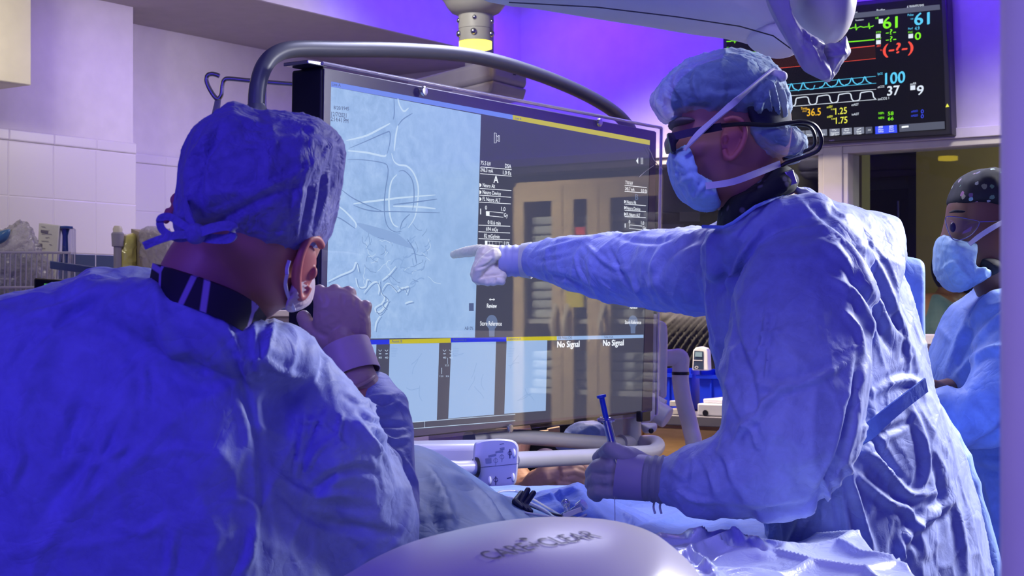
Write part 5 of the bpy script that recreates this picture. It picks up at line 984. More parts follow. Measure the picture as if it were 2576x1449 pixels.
# syringe in the near hand
sy = thing('syringe', 'clear syringe with blue plunger held upright by the gloved hand', 'syringe')
bl = mat('plunger_blue', (.01, .05, .60), .3); s0, s1, s2 = P(1513, 997, 2.40), P(1526, 1058, 2.40), P(1552, 1165, 2.40); ax = (s1 - s0).normalized(); ax2 = (s2 - s1).normalized()
MB().lathe([(.0005, -.003), (.0072, -.002), (.0075, 0), (.0072, .002), (.003, .004), (.0035, .012)], s0, ax, 24).build('plunger_top', bl, sy)
MB().tube([s0, s1, s1 + ax2 * .040], .0044, 10).build('plunger_rod', bl, sy)
MB().lathe([(.0001, 0), (.0058, 0), (.0058, .008), (.0001, .010)], s1 + ax2 * .040, ax2, 20).build('plunger_seal', MT['black'], sy)
MB().lathe([(.0066, 0), (.0066, .11), (.003, .112)], s1, ax2, 24).build('barrel', glassy('syringe_barrel', (.80, .84, .98), 1.5, .08, .22), sy)
b = MB(); b.inflate([(1500, 1055), (1510, 1048), (1526, 1050), (1540, 1050), (1548, 1058), (1540, 1063), (1526, 1064), (1508, 1063)], 2.40, .004, .004, n=3, levels=5); b.build('finger_flange', cm, sy)
MB().tube([P(1546, 1245, 2.40), P(1547, 1290, 2.395), P(1547, 1318, 2.39)], .0006, 6).build('needle', MT['steel'], sy)

# ---------------------------------------------------------------- grey dome in the foreground
dome = thing('equipment_dome', 'satin lilac-grey dome with engraved lettering at the bottom of the picture', 'equipment')
dm = mat('dome_satin', (.66, .62, .66), .30, spec=.6); bump(dm, noise(dm, tcoord(dm), 420, 3), .10, .001)
DP = [(700, 1560), (790, 1495), (870, 1449), (940, 1408), (1030, 1370), (1130, 1343), (1240, 1320), (1340, 1308), (1430, 1306), (1520, 1311), (1590, 1324), (1650, 1346), (1700, 1382), (1740, 1420), (1760, 1449), (1800, 1540), (1800, 1700), (1650, 1900), (1300, 1980), (950, 1900), (760, 1750)]
db = MB().inflate(DP, 1.62, .26, .18, n=6, levels=36, power=.75, cen=(1290, 1660)).build('dome_shell', dm, dome, subsurf=1)
MB().tube([P(1290, 1900, 1.62), P(1290, 2600, 1.62)], .09, 24).build('support_column', dm, dome)
bv = BVHTree.FromPolygons([v.co.copy() for v in db.data.vertices], [tuple(p.vertices) for p in db.data.polygons])
def on_dome(px, py):
    r = ray(px, py).normalized(); h = bv.ray_cast(CAMP, r); return (h[0] + h[1].normalized() * .0008 - r * .0006) if h[0] else None
ta, fs = text_geo('CARE+CLEAR'); b = MB(); x0, x1 = ta[:, 0].min(), ta[:, 0].max()
ok = []; vs = []
for x, y, z in ta:
    t = (x - x0) / (x1 - x0); bx, by = 1232 + (1512 - 1232) * t, 1410 - 58 * t - 4 * math.sin(math.pi * t)       # baseline up to the right, letters slanted back
    h = y / .7; px = bx - 38 * h + 3; py = by - 17 * h; q = on_dome(px, py); vs.append(q if q else P(px, py, 1.5))
b.add(vs, fs); b.build('engraved_lettering', mat('engraving', (.13, .12, .17), .5), dome)
b = MB(); e = [on_dome(1316 + 11 * math.cos(t), 1357 + 2.6 * math.sin(t)) for t in [k * math.pi / 8 for k in range(16)]]; b.add(e, [tuple(range(16))]); b.build('engraved_dot', mat('engraving_dot', (.10, .09, .13), .5), dome)

# ---------------------------------------------------------------- overhead pieces
lp = plain('lamp_shell', (.64, .62, .66), .4)
bo = thing('ceiling_boom', 'broad grey ceiling boom crossing the top of the picture', 'boom')
b = MB(); b.inflate([(1180, -30), (1262, 2), (1330, 10), (1500, 38), (1640, 60), (1760, 80), (1830, 89), (1890, 100), (1940, 112), (1990, 105), (2020, 60), (2020, -120), (1900, -260), (1300, -260), (1180, -160)], 2.9, .14, .14, n=4, levels=14, power=.35, cen=(1600, -120)).build('boom_arm', lp, bo, bevel=0, angle=60)
b = MB(); b.inflate([(1882, 96), (1900, 118), (1930, 135), (1965, 142), (2000, 136), (2015, 110), (2000, 60), (1900, 60)], 2.88, .09, .08, n=4, levels=12, power=.7).build('boom_end_cap', lp, bo)
b = MB(); b.tube([P(1280, 6, 2.758), P(1500, 18, 2.755), P(1700, 42, 2.755), P(1860, 66, 2.755), P(1945, 90, 2.76), P(2000, 130, 2.78)], .0012, 6).build('panel_seam', MT['black'], bo)
MB().tube([P(1600, -200, 2.9), P(1600, -420, 2.9)], .12, 24).build('boom_mount', lp, bo)
lh = thing('surgical_light', 'round grey surgical light with loose white plastic sleeves, in front of the wall monitor', 'lamp')
b = MB(); b.inflate([(1988, -160), (1985, -60), (1990, 0), (2002, 40), (2030, 75), (2060, 100), (2085, 112), (2115, 100), (2135, 70), (2146, 30), (2149, -20), (2145, -160), (2070, -220)], 2.35, .09, .09, n=4, levels=16, power=.8).build('lamp_head', plain('lamp_head_shell', (.70, .68, .72), .35), lh)
wf = mat('white_film', (.55, .54, .66), .35, spec=.5, alpha=.88); bump(wf, noise(wf, tcoord(wf), 26, 3, .5, 1), .3, .01)
b = MB(); b.inflate([(1918, -60), (1925, 0), (1945, 45), (1965, 80), (1985, 112), (2000, 135), (2012, 155), (2022, 178), (2048, 192), (2068, 204), (2082, 208), (2092, 200), (2080, 165), (2070, 140), (2068, 125), (2072, 112), (2040, 88), (2012, 66), (1995, 40), (1975, 10), (1965, -60)], 2.25, .03, .03, n=4, levels=10, power=.6, cen=(2003, 90)).build('sterile_cover', wf, lh, remesh=.0035, sm=2, post=[wrinkle(.004, .05, (1, 1, .4), -.5, 50), folds([([(2010, 68), (2020, 95), (2030, 115)], 3, .005), ([(2022, 75), (2035, 100), (2045, 122)], 3, .005), ([(2035, 85), (2040, 110)], 3, .005), ([(1990, 40), (2015, 90), (2050, 130), (2065, 180)], 5, .005)])])
b = MB(); b.inflate([(2070, 118), (2090, 112), (2112, 105), (2126, 86), (2134, 105), (2138, 125), (2132, 140), (2118, 155), (2105, 178), (2092, 196), (2080, 205), (2075, 180), (2070, 150)], 2.27, .028, .028, n=4, levels=8, power=.7).build('sterile_cover', wf, lh, remesh=.003, sm=2, post=[wrinkle(.004, .035, (1, 1, 1), .4, 51), folds([([(2072, 143), (2100, 138), (2132, 134)], 3, .006), ([(2080, 150), (2090, 175), (2096, 190)], 3, .005), ([(2105, 110), (2120, 118), (2125, 135)], 3, .005)])])
MB().tube([P(2065, -160, 2.36), P(2065, -480, 2.36)], .04, 20).build('lamp_arm', lp, lh)
# ceiling column with the amber ring light
hb = thing('ceiling_column', 'cream ceiling hub with steel screws and a glowing yellow ring', 'light fitting')
dh = 4.9; c0 = P(1196, 122, dh); rr = lambda px: px / F * dh
MB().lathe([(rr(38), 0), (rr(41), .0), (rr(41), rr(16)), (rr(38), rr(16))], c0, Z, 40).build('ring_light', emis('glow', 0), hb)
hc = plain('hub_cream', (.50, .48, .42), .4)
MB().lathe([(rr(40), rr(16)), (rr(42), rr(17)), (rr(42), rr(48)), (rr(43), rr(49)), (rr(43), rr(84)), (rr(42), rr(85))], c0, Z, 48).build('hub_collar', hc, hb)
MB().lathe([(rr(43), rr(83)), (rr(60), rr(90)), (rr(72), rr(104)), (rr(80), rr(118)), (rr(95), rr(135)), (rr(100), rr(600))], c0, Z, 48).build('hub_cone', hc, hb)
for a, zz, k in ((-95, 36, 1), (-20, 34, 1), (200, 34, 1), (-92, 71, .7), (-15, 66, .7), (195, 68, .7)):
    a = math.radians(a); o = Vector((math.cos(a), math.sin(a), 0)); MB().ell(c0 + o * rr(43) + Z * rr(zz), (.010 * k, .010 * k, .011 * k)).build('screw', MT['steel'], hb)
# grey box hung behind the arch
gb = thing('ceiling_pendant_box', 'grey rounded housing with a dark T mark behind the arched tube', 'equipment housing')
b = MB(); pv = lambda x, y, d: P(x, y, d)
def prism(front, back): return MB().rings([front, back])
base = [(1020, 158), (1028, 152), (1150, 148), (1240, 150), (1243, 236), (1236, 240), (1060, 212), (1020, 200)]
f0 = [P(1020, 156, 5.5), P(1205, 148, 5.05), P(1322, 158, 5.22), P(1328, 200, 5.22), P(1322, 228, 5.22), P(1300, 240, 5.20), P(1244, 236, 5.06), P(1205, 226, 5.05), P(1020, 198, 5.5)]
zt, zb = 1.4 + (790 - 150) / F * 5.1, 1.4 + (790 - 238) / F * 5.1
ctr = P(1175, 195, 5.35); axu = (P(1240, 195, 5.05) - P(1020, 195, 5.55)).normalized(); axw = Vector((axu.y, -axu.x, 0)); axw = -axw if axw.y < 0 else axw
L0 = (P(1240, 195, 5.05) - P(1020, 195, 5.55)).length
cc = (P(1240, 195, 5.05) + P(1020, 195, 5.55)) / 2 + axw * .13
axw2 = (P(1328, 195, 5.25) - P(1240, 195, 5.05)).normalized(); D0 = (P(1328, 195, 5.25) - P(1240, 195, 5.05)).length
A0, A1 = P(1020, 195, 5.55), P(1240, 195, 5.05); A2 = P(1328, 195, 5.25); A3 = A0 + (A2 - A1)
def at_z(p, z): return Vector((p.x, p.y, z))
gm = plain('pendant_grey', (.36, .34, .42), .4)
MB().rings([[at_z(p, zb + .04) for p in (A0, A1, A2, A3)], [at_z(p, zt) for p in (A0, A1, A2, A3)]]).build('upper_shell', gm, gb, bevel=.02)
MB().rings([[at_z(p, zb) for p in (A0.lerp(A2, .03), A1.lerp(A3, .05), A2.lerp(A0, .03), A3.lerp(A1, .05))], [at_z(p, zb + .042) for p in (A0, A1, A2, A3)]]).build('lower_shell', gm, gb, bevel=.012)
nx = (A2 - A1).normalized(); no = Vector((nx.y, -nx.x, 0)); 
def fT(px, py): 
    r = ray(px, py); t = (A1 - CAMP).dot(no) / r.dot(no); return CAMP + r * t + (no * .003 if no.y < 0 else -no * .003)
no_ = no if no.y < 0 else -no
b = MB(); quad(b, (fT, no_), [(1281, 164), (1303, 166), (1303, 177), (1281, 175)]); quad(b, (fT, no_), [(1289, 176), (1296, 177), (1296, 190), (1289, 189)]); b.build('dark_mark', mat('mark_navy', (.01, .012, .04), .5), gb)
MB().tube([at_z(cc, zt - .01), at_z(cc, 2.88)], .05, 20).build('pendant_stem', gm, gb)

# ---------------------------------------------------------------- left wall: cabinet, supplies
o = MB().rbox(1.6, 3.41, WL, -4.4, 2.184, 2.60).build('wall_cabinet', MT['cream'], bevel=.004); tag(o, 'cream wall cabinet at the upper left corner', 'cabinet')
sc = thing('supply_cart', 'white supply cart against the tiled wall behind the leaning person', 'cart')
MB().rbox(2.9, 5.2, -4.70, -3.98, 1.39, 1.415).build('cart_top', MT['cream'], sc, bevel=.004)
MB().rbox(2.95, 5.15, -4.66, -4.03, .12, 1.39).build('cart_body', MT['white_pl'], sc, bevel=.01)
for k in range(4): q = R(3.0 + (k % 2) * 2.1, -4.6 + (k // 2) * .35, .06); MB().lathe([(.001, -.02), (.06, -.02), (.06, .02), (.001, .02)], q, U, 20).build('caster', MT['black'], sc)
DL = 5.05
wbk = thing('wire_basket', 'white wire basket of plastic bags at the left edge', 'basket')
ww = plain('white_wire', (.70, .68, .66), .4)
def wire(pts, r=.003): return MB().tube([P(*q) for q in pts], r, 8).build('wire', ww, wbk)
b = MB(); b.tube([P(-60, 634, DL - .2), P(176, 636, DL + .02), P(176, 636, DL + .3), P(-60, 634, DL + .3)], .0042, 8, close=True); b.build('rim', ww, wbk)
b = MB(); b.tube([P(-60, 724, DL - .2), P(176, 722, DL + .02)], .0042, 8); b.build('rim', ww, wbk)
for k in range(17):
    x = -40 + k * 13.3; dd = DL - .2 + .22 * (x + 60) / 236; wire([(x, 635, dd), (x - 3, 770, dd)], .0024)
for k in range(6): wire([(176, 636, DL + .04 + k * .05), (174, 770, DL + .04 + k * .05)], .0024)
MB().plate([P(-60, 768, DL - .2), P(176, 768, DL + .02), P(176, 762, DL + .3), P(-60, 762, DL + .3)], Z, .006).build('base', ww, wbk)
bagm = mat('plastic_bag', (.62, .60, .64), .15, spec=.8, alpha=.55, coat=.5); bump(bagm, noise(bagm, tcoord(bagm), 38, 4, .6, 1.2), .9, .02)
for poly, lab in (([(-30, 600), (0, 580), (30, 572), (50, 556), (62, 560), (80, 590), (98, 630), (110, 690), (100, 750), (20, 760), (-40, 740)], 'crumpled clear plastic bag standing up in the wire basket'), ([(60, 650), (90, 640), (120, 660), (130, 720), (110, 760), (70, 760), (50, 700)], 'small clear bag in the wire basket below the white carton')):
    o = MB().inflate(poly, DL + .1, .07, .07, n=4, levels=10).build('plastic_bag', bagm, remesh=.006, sm=1, post=[wrinkle(.014, .05, (1.5, 1, .6), .5, 60), wrinkle(.006, .02, (1, 1, 1), .5, 61)]); tag(o, lab, 'bag')
o = MB().inflate([(-20, 590), (5, 580), (26, 577), (20, 600), (4, 612), (-20, 616)], DL + .02, .02, .02, n=3, levels=6).build('blue_packet', mat('packet_blue', (.08, .20, .42), .3)); tag(o, 'blue packet among the bags at the left edge', 'packet')
fp = lambda d: ((lambda px, py: P(px, py, d)), Vector((0, -1, 0)))
ca = thing('carton', 'white printed carton standing behind the wire basket', 'box')
qx = [(98, 561), (149, 567), (135, 762), (88, 758)]; MB().rings([[P(x, y, DL + .24) for x, y in qx], [P(x + 6, y, DL + .33) for x, y in qx]]).build('carton_body', plain('carton_white', (.66, .64, .62), .6), ca, bevel=.003)
b = MB(); f_ = fp(DL + .236); quad(b, f_, [(103, 578), (121, 580), (120, 586), (102, 584)])
for k in range(7): line(b, f_, [(104 + (k % 2) * 20, 570 + k * 9), (114 + (k % 3) * 8, 571 + k * 9)], 1.2)
quad(b, f_, [(98, 612), (106, 613), (105, 622), (97, 621)]); text(b, f_, 'A', (106, 585), (110, 585.5), 4); b.build('carton_print', mat('carton_ink', (.16, .14, .22), .6), ca)
jr = thing('dispenser_jar', 'clear canister with blue stem and blue lid beside the white carton', 'canister')
MB().lathe([(.03, -.10), (.036, -.09), (.036, .13), (.03, .135)], P(164, 672, DL + .3), Z, 24).build('canister', glassy('canister_clear', (.85, .86, .95), 1.2, .05, .08), jr)
MB().lathe([(.02, 0), (.011, .02), (.009, .10), (.016, .125)], P(164, 665, DL + .3), Z, 20).build('stem', mat('stem_blue', (.01, .04, .22), .3), jr)
MB().lathe([(.001, 0), (.026, .002), (.026, .010), (.001, .013)], P(164, 577, DL + .3), Z, 24).build('lid', mat('lid_blue', (.02, .07, .30), .3), jr)
o = MB().rings([[P(126, 656, 4.9), P(126, 676, 4.9), P(126, 676, 4.95), P(126, 656, 4.95)], [P(262, 674, 4.5), P(262, 694, 4.5), P(262, 694, 4.55), P(262, 674, 4.55)]]).build('blue_bar', plain('bar_blue', (.04, .14, .42), .4), bevel=.003); tag(o, 'flat blue plastic bar sticking up behind the left shoulder', 'bar')
tm = thing('bedside_screen', 'small black screen with green and yellow display behind the left shoulder', 'screen')
MB().rings([[P(86, 699, 4.6), P(235, 708, 4.5), P(235, 840, 4.5), P(86, 820, 4.6)], [P(86, 699, 4.66), P(235, 708, 4.56), P(235, 840, 4.56), P(86, 820, 4.66)]]).build('bezel', MT['black'], tm, bevel=.006)
f_ = ((lambda px, py: P(px, py, 4.592 - .1 * (px - 86) / 149)), Vector((0, -1, 0)))
quad(MB(), f_, [(111, 713), (125, 714), (125, 800), (111, 800)]).build('green_field', emis('leaf', (.06, .30, .08)), tm); quad(MB(), f_, [(125, 714), (225, 718), (225, 800), (125, 800)]).build('yellow_field', emis('straw', (.62, .66, .22)), tm)
MB().tube([P(160, 830, 4.63), (P(160, 830, 4.63).x, 4.63, .0)], .02, 12).build('stand', MT['black'], tm)
yb = MB().inflate([(300, 600), (318, 587), (342, 588), (344, 630), (343, 768), (297, 768), (297, 640)], 5.45, .05, .04, n=3, levels=8).build('yellow_packet', plain('packet_yellow', (.66, .62, .16), .25, coat=.6), remesh=.004, sm=1, post=wrinkle(.004, .04, (1, 1, 1), .5, 62)); tag(yb, 'bright yellow shrink-wrapped packet on the cart', 'packet')
dp = thing('tube_holder', 'grey tube with a white cap left of the yellow packet', 'bottle')
MB().lathe([(.014, -.10), (.014, .11), (.020, .111), (.022, .155), (.018, .16)], P(296, 700, 5.4), Z, 20).build('tube', MT['grey_pl'], dp)
MB().lathe([(.015, 0), (.017, .02), (.012, .03)], P(296, 590, 5.4), Z, 20).build('cap', MT['cream'], dp)
bx = thing('open_box', 'open cardboard box packed with clear wrapped supplies', 'box')
b = MB(); cbm = plain('cardboard', (.42, .36, .28), .8)
pts = [P(330, 575, 5.5), P(352, 584, 5.42), P(428, 590, 5.6), P(410, 580, 5.68)]
b.rings([[p - Z * .001 for p in pts], [Vector((p.x, p.y, 1.418)) for p in pts]], cap=True); b.build('carton_wall', cbm, bx)
MB().inflate([(352, 590), (380, 570), (410, 575), (440, 590), (440, 660), (400, 690), (360, 680)], 5.44, .05, .05, n=4, levels=8).build('wrapped_supplies', bagm, bx, remesh=.005, post=wrinkle(.010, .04, (1, 1, 1), .5, 63))
# drip stand
iv = thing('drip_stand', 'steel drip stand with a curled hook beside the left end of the arch', 'stand')
di = 4.3; b = MB(); b.tube([Vector(p) for p in crom([tuple(P(x, y, di)) for x, y in ((552, 191), (536, 186), (523, 189), (519, 202), (528, 225), (545, 248), (556, 240), (559, 215), (564, 202), (578, 198), (640, 204), (740, 212), (800, 217))], 6)], .0065, 12); b.build('hook', MT['steel'], iv)
MB().tube([P(664, 208, di), P(664, 1400, di)], .007, 12).build('pole', MT['steel'], iv)
for k in range(5): a = k * 1.257; q = at_z(P(664, 790, di), .1); MB().tube([at_z(q, .14), at_z(q + Vector((math.cos(a), math.sin(a), 0)) * .28, .05)], .012, 8).build('foot', MT['steel'], iv)
tgm = plain('tag_plastic', (.62, .60, .66), .25, coat=.5)
tg = thing('packet_on_hook', 'clear printed sleeve hanging from the curled hook', 'tag')
MB().inflate([(542, 250), (556, 244), (554, 270), (552, 300), (546, 330), (528, 330), (532, 290), (538, 262)], di, .006, .006, n=3, levels=6).build('sleeve', tgm, tg)
b = MB(); f_ = fp(di - .0075); quad(b, f_, [(535, 283), (543, 284), (541, 302), (533, 301)]); text(b, f_, 'E', (534, 312), (540, 312), 5); b.build('print', MT['black'], tg)

# ---------------------------------------------------------------- back counter right of the display
UCN = 5.45
def wn(px, py=900, u=UCN): return on_u(px, py, u).dot(W)
ct = thing('back_counter', 'grey topped counter with orange wood cabinet below the window', 'counter')
w0, w1 = wn(1180), wn(2420)
MB().rbox(UCN, WB - .008, w0, w1, .955, .995).build('worktop', plain('worktop_grey', (.17, .16, .17), .4), ct, bevel=.004)
wood = plain('orange_wood', (.60, .34, .10), .5); N, L, bs = nodes(wood); vv = tcoord(wood, (1, 1, 9)); L.new(ramp(wood, noise(wood, vv, 5, 4), [(.35, (.74, .42, .12)), (.65, (.86, .52, .18))]), bs.inputs['Base Color'])
MB().rbox(UCN + .03, WB - .008, w0, w1, 0, .955).build('cabinet_body', wood, ct)
for k in range(5):
    a = w0 + .02 + k * (w1 - w0 - .04) / 5; e = a + (w1 - w0 - .04) / 5 - .015
    d = MB().rbox(UCN + .012, UCN + .03, a, e, .08, .94).build('cabinet_door', wood, ct, bevel=.003); MB().rbox(UCN, UCN + .012, e - .05, e - .035, .70, .84).build('door_handle', MT['black'], d)
bb = mat('bin_blue', (.005, .03, .60), .35)
def bin_(x0, x1, y0, y1, lab, u=5.72, dep=.12):
    t = thing('storage_bin', lab, 'bin'); a, c = wn(x0, u=u), wn(x1, u=u); zt = on_u((x0 + x1) / 2, y0, u).z; zb = .996
    b = MB(); b.rbox(u, u + .006, a, c, zb, zt - .03); b.rbox(u + dep, u + dep + .006, a, c, zb, zt); b.rbox(u, u + dep, a, a + .006, zb, zt); b.rbox(u, u + dep, c - .006, c, zb, zt); b.rbox(u, u + dep, a, c, zb, zb + .006); b.build('bin_body', bb, t)
    MB().rbox(u - .012, u + .012, a - .012, c + .012, zt - .035, zt - .02).build('bin_lip', bb, t)
    for k in (0, 1, 2): ww_ = a + (c - a) * (.2 + .3 * k); MB().rbox(u - .006, u, ww_, ww_ + .008, zb, zt - .04).build('bin_rib', bb, t)
    return t
bin_(1668, 1738, 928, 1040, 'deep blue storage bin behind the white bent arm'); bin_(1760, 1900, 932, 1040, 'deep blue storage bin nearest the pointing person')
th_ = thing('handheld_meter', 'white handheld meter with dark face standing on the blue bin', 'meter')
um = 5.70; fmn, nm = surf('u', um, 0)
MB().plate([fmn(*q) for q in ((1741, 932), (1743, 882), (1750, 874), (1762, 872), (1776, 876), (1780, 884), (1782, 932))], U, .03).build('case', MT['white_pl'], th_, bevel=.004)
fm2, _ = surf('u', um, .001); quad(MB(), (fm2, nm), [(1747, 882), (1770, 884), (1770, 930), (1744, 928)]).build('face', mat('meter_face', (.03, .05, .10), .4), th_)
fm3, _ = surf('u', um, .003); quad(MB(), (fm3, nm), [(1750, 885), (1767, 886), (1767, 898), (1749, 897)]).build('readout', emis('lcd', (.30, .38, .42)), th_)
fm4 = (fm3, nm); b = MB(); line(b, fm4, [(1753 + 4 * math.cos(t), 924 + 3 * math.sin(t)) for t in range(8)], 1.4); line(b, fm4, [(1746, 906), (1768, 907)], 2); b.build('button_ring', MT['white_pl'], th_)
wbx = thing('flat_white_box', 'flat white appliance on the counter with a black oval socket', 'box')
a, c = wn(1748), wn(1900); MB().rbox(UCN + .02, UCN + .24, a, c, .996, 1.045).build('case', MT['white_pl'], wbx, bevel=.006)
b = MB(); b.lathe([(.001, 0), (.012, 0), (.012, .004), (.001, .004)], on_u(1775, 1039, UCN + .018), -U, 18); b.build('socket', MT['black'], wbx)
o = MB().rbox(UCN + .05, UCN + .22, a + .01, c - .03, 1.046, 1.062).build('white_tray', MT['white_pl'], bevel=.004); tag(o, 'pale plastic tray lying on the flat white appliance', 'tray')
o = MB().rbox(UCN + .07, UCN + .2, a + .09, c - .05, 1.063, 1.085).build('paper_pack', plain('paper_white', (.7, .7, .72), .7), bevel=.003); tag(o, 'stack of white packs on the pale tray', 'pack')
for k, zz in enumerate((.998, 1.03)): o = MB().rbox(UCN + .01, UCN + .07, wn(1676) + .01, wn(1692) + .02, zz, zz + .022).build('small_carton', MT['cream'], bevel=.002); tag(o, ('lower', 'upper')[k] + ' of two small cream cartons before the left blue bin', 'box')
ap = MB().inflate([(1655, 790), (1700, 782), (1760, 784), (1800, 800), (1810, 900), (1800, 1000), (1660, 1000), (1650, 860)], 6.78, .05, .05, n=4, levels=10, power=.5, dfun=lambda x, y: -(x - 1730) * .0006).build('lead_apron', plain('apron_black', (.020, .019, .018), .7), remesh=.01, sm=1, post=[folds([([(1655 + k * 18, 930), (1690 + k * 18, 860), (1760 + k * 16, 790)], 5, .02) for k in range(-3, 6)])]); tag(ap, 'dark ribbed apron hanging below the window behind the blue bins', 'apron')
# white arm and injector beside the display
ij = thing('contrast_injector', 'white injector head on a bent white arm beside the right end of the display', 'medical device')
dj = 4.85; wp = MT['white_pl']
MB().rings([[P(x, y, dj) for x, y in q] for q in ()] or [[P(1640, 822, dj), P(1655, 806, dj), P(1668, 808, dj), P(1677, 818, dj), P(1679, 850, dj), P(1676, 1000, dj), P(1640, 1008, dj)], [P(1642, 822, dj + .09), P(1656, 806, dj + .09), P(1669, 808, dj + .09), P(1678, 818, dj + .09), P(1680, 850, dj + .09), P(1677, 1000, dj + .09), P(1642, 1008, dj + .09)]]).build('injector_head', wp, ij, bevel=.008)
MB().limb([(1648, 800, dj + .04, .012), (1650, 818, dj + .04, .018)]).build('head_knob', wp, ij, remesh=.003, sm=2)
MB().ell(P(1655, 843, dj - .002), (.005, .004, .005)).build('head_button', MT['black'], ij)
b = MB()
for k in range(5): text(b, fp(dj - .003), 'I', (1652, 985 + k * 5), (1654, 985 + k * 5), 3); text(b, fp(dj - .003), 'E', (1659, 985 + k * 5), (1662, 985 + k * 5), 3)
b.build('side_print', MT['black'], ij)
MB().tube([P(1622, 1018, dj - .05), P(1680, 1052, dj - .08)], [.036, .034], 24).build('syringe_jacket', wp, ij, bevel=.004)
MB().tube([P(1630, 996, dj - .04), P(1672, 1018, dj - .06)], .016, 16).build('pressure_jacket', wp, ij)
b = MB(); b.inflate([(1612, 1066), (1632, 1064), (1652, 1066), (1650, 1084), (1634, 1090), (1618, 1087)], dj - .15, .03, .03, n=4, levels=8); b.build('sensor_dome', wp, ij)
MB().ell(P(1638, 1084, dj - .18), (.008, .005, .008)).build('sensor_window', MT['black'], ij)
b = MB(); b.tube([P(1595, 1062, dj - .1), P(1630, 1050, dj - .1), P(1650, 1030, dj - .08)], [.02, .016, .014], 14); b.build('bracket', wp, ij)
b = MB(); b.tube([Vector(p) for p in crom([tuple(P(x, y, d)) for x, y, d in ((1640, 902, 5.0), (1690, 900, 5.0), (1712, 900, 5.0), (1712, 930, 5.0), (1712, 960, 5.0), (1720, 1010, 4.98), (1738, 1080, 4.95), (1748, 1150, 4.9), (1752, 1400, 4.9), (1752, 1900, 4.9))], 6)], .027, 24); b.build('support_arm', wp, ij)
b = MB(); b.lathe([(.0272, -.005), (.0285, -.004), (.0285, .004), (.0272, .005)], P(1712, 939, 5.0), Z, 28); b.build('arm_ring', MT['black'], ij)
# things between display and table
cb = thing('cable_box', 'small beige connector block under the lower edge of the large screen', 'connector'); MB().box(P(1352, 1092, 4.15), (.06, .04, .015), (Vector((1, 0, .12)).normalized(), Vector((0, 1, 0)), Z)).build('block', MT['beige'], cb, bevel=.002)
MB().box(P(1392, 1084, 4.18), (.035, .04, .018), (Vector((1, 0, .2)).normalized(), Vector((0, 1, 0)), Z)).build('plug', MT['beige'], cb, bevel=.002)
wbg = thing('white_machine', 'white machine housing partly seen below the right corner of the large screen', 'medical device'); MB().box(P(1545, 1085, 4.95), (.09, .12, .14), (Vector((1, 0, 0)), Vector((0, 1, 0)), Z)).build('housing', MT['cream'], wbg, bevel=.01)
MB().tube([P(1545, 1100, 4.95), P(1545, 1800, 4.95)], .03, 16).build('stand', MT['cream'], wbg)
ob = MB().ell(P(1468, 1207, 4.02), (.022, .015, .018)).build('orange_grip', mat('orange_plastic', (.75, .10, .03), .4)); tag(ob, 'orange ball held beneath the clasped bare fingers', 'ball')

# ---------------------------------------------------------------- blurred pole right in front
po = thing('foreground_pole', 'pale out-of-focus pole running the full height at the right edge', 'pole')
MB().tube([(.2775, .80, .0), (.2775, .80, 2.2)], .0245, 32).build('pole_tube', plain('pole_paint', (.75, .70, .80), .4), po)
MB().tube([(.2775, .80, .0), (.2775, .80, .75)], .03, 32).build('pole_sleeve', MT['grey_pl'], po)

# ---------------------------------------------------------------- linen cabinet (seen mirrored in the display)
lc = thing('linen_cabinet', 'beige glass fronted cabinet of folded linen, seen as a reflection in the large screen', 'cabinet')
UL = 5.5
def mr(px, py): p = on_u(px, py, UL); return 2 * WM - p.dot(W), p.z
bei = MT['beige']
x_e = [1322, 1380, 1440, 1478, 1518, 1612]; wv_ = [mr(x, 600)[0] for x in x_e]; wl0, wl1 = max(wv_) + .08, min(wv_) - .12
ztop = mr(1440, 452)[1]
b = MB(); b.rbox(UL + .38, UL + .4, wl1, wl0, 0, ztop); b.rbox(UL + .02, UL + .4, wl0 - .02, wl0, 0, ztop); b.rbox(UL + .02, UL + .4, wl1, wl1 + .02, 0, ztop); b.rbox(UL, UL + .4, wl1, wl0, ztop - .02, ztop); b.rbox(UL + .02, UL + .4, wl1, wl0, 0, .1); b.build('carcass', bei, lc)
zg1 = mr(1440, 503)[1]; zg0 = .45
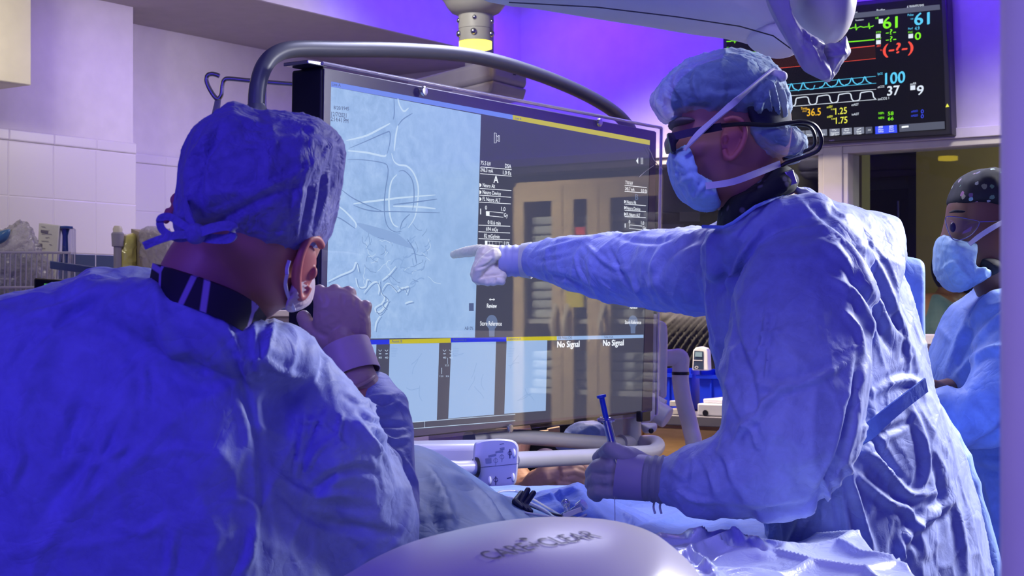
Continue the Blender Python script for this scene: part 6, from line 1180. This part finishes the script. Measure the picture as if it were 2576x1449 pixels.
for a, c, hs in ((wl0, mr(1407, 600)[0], -1), (mr(1407, 600)[0], mr(1497, 600)[0], 1), (mr(1497, 600)[0], wl1, 1)):
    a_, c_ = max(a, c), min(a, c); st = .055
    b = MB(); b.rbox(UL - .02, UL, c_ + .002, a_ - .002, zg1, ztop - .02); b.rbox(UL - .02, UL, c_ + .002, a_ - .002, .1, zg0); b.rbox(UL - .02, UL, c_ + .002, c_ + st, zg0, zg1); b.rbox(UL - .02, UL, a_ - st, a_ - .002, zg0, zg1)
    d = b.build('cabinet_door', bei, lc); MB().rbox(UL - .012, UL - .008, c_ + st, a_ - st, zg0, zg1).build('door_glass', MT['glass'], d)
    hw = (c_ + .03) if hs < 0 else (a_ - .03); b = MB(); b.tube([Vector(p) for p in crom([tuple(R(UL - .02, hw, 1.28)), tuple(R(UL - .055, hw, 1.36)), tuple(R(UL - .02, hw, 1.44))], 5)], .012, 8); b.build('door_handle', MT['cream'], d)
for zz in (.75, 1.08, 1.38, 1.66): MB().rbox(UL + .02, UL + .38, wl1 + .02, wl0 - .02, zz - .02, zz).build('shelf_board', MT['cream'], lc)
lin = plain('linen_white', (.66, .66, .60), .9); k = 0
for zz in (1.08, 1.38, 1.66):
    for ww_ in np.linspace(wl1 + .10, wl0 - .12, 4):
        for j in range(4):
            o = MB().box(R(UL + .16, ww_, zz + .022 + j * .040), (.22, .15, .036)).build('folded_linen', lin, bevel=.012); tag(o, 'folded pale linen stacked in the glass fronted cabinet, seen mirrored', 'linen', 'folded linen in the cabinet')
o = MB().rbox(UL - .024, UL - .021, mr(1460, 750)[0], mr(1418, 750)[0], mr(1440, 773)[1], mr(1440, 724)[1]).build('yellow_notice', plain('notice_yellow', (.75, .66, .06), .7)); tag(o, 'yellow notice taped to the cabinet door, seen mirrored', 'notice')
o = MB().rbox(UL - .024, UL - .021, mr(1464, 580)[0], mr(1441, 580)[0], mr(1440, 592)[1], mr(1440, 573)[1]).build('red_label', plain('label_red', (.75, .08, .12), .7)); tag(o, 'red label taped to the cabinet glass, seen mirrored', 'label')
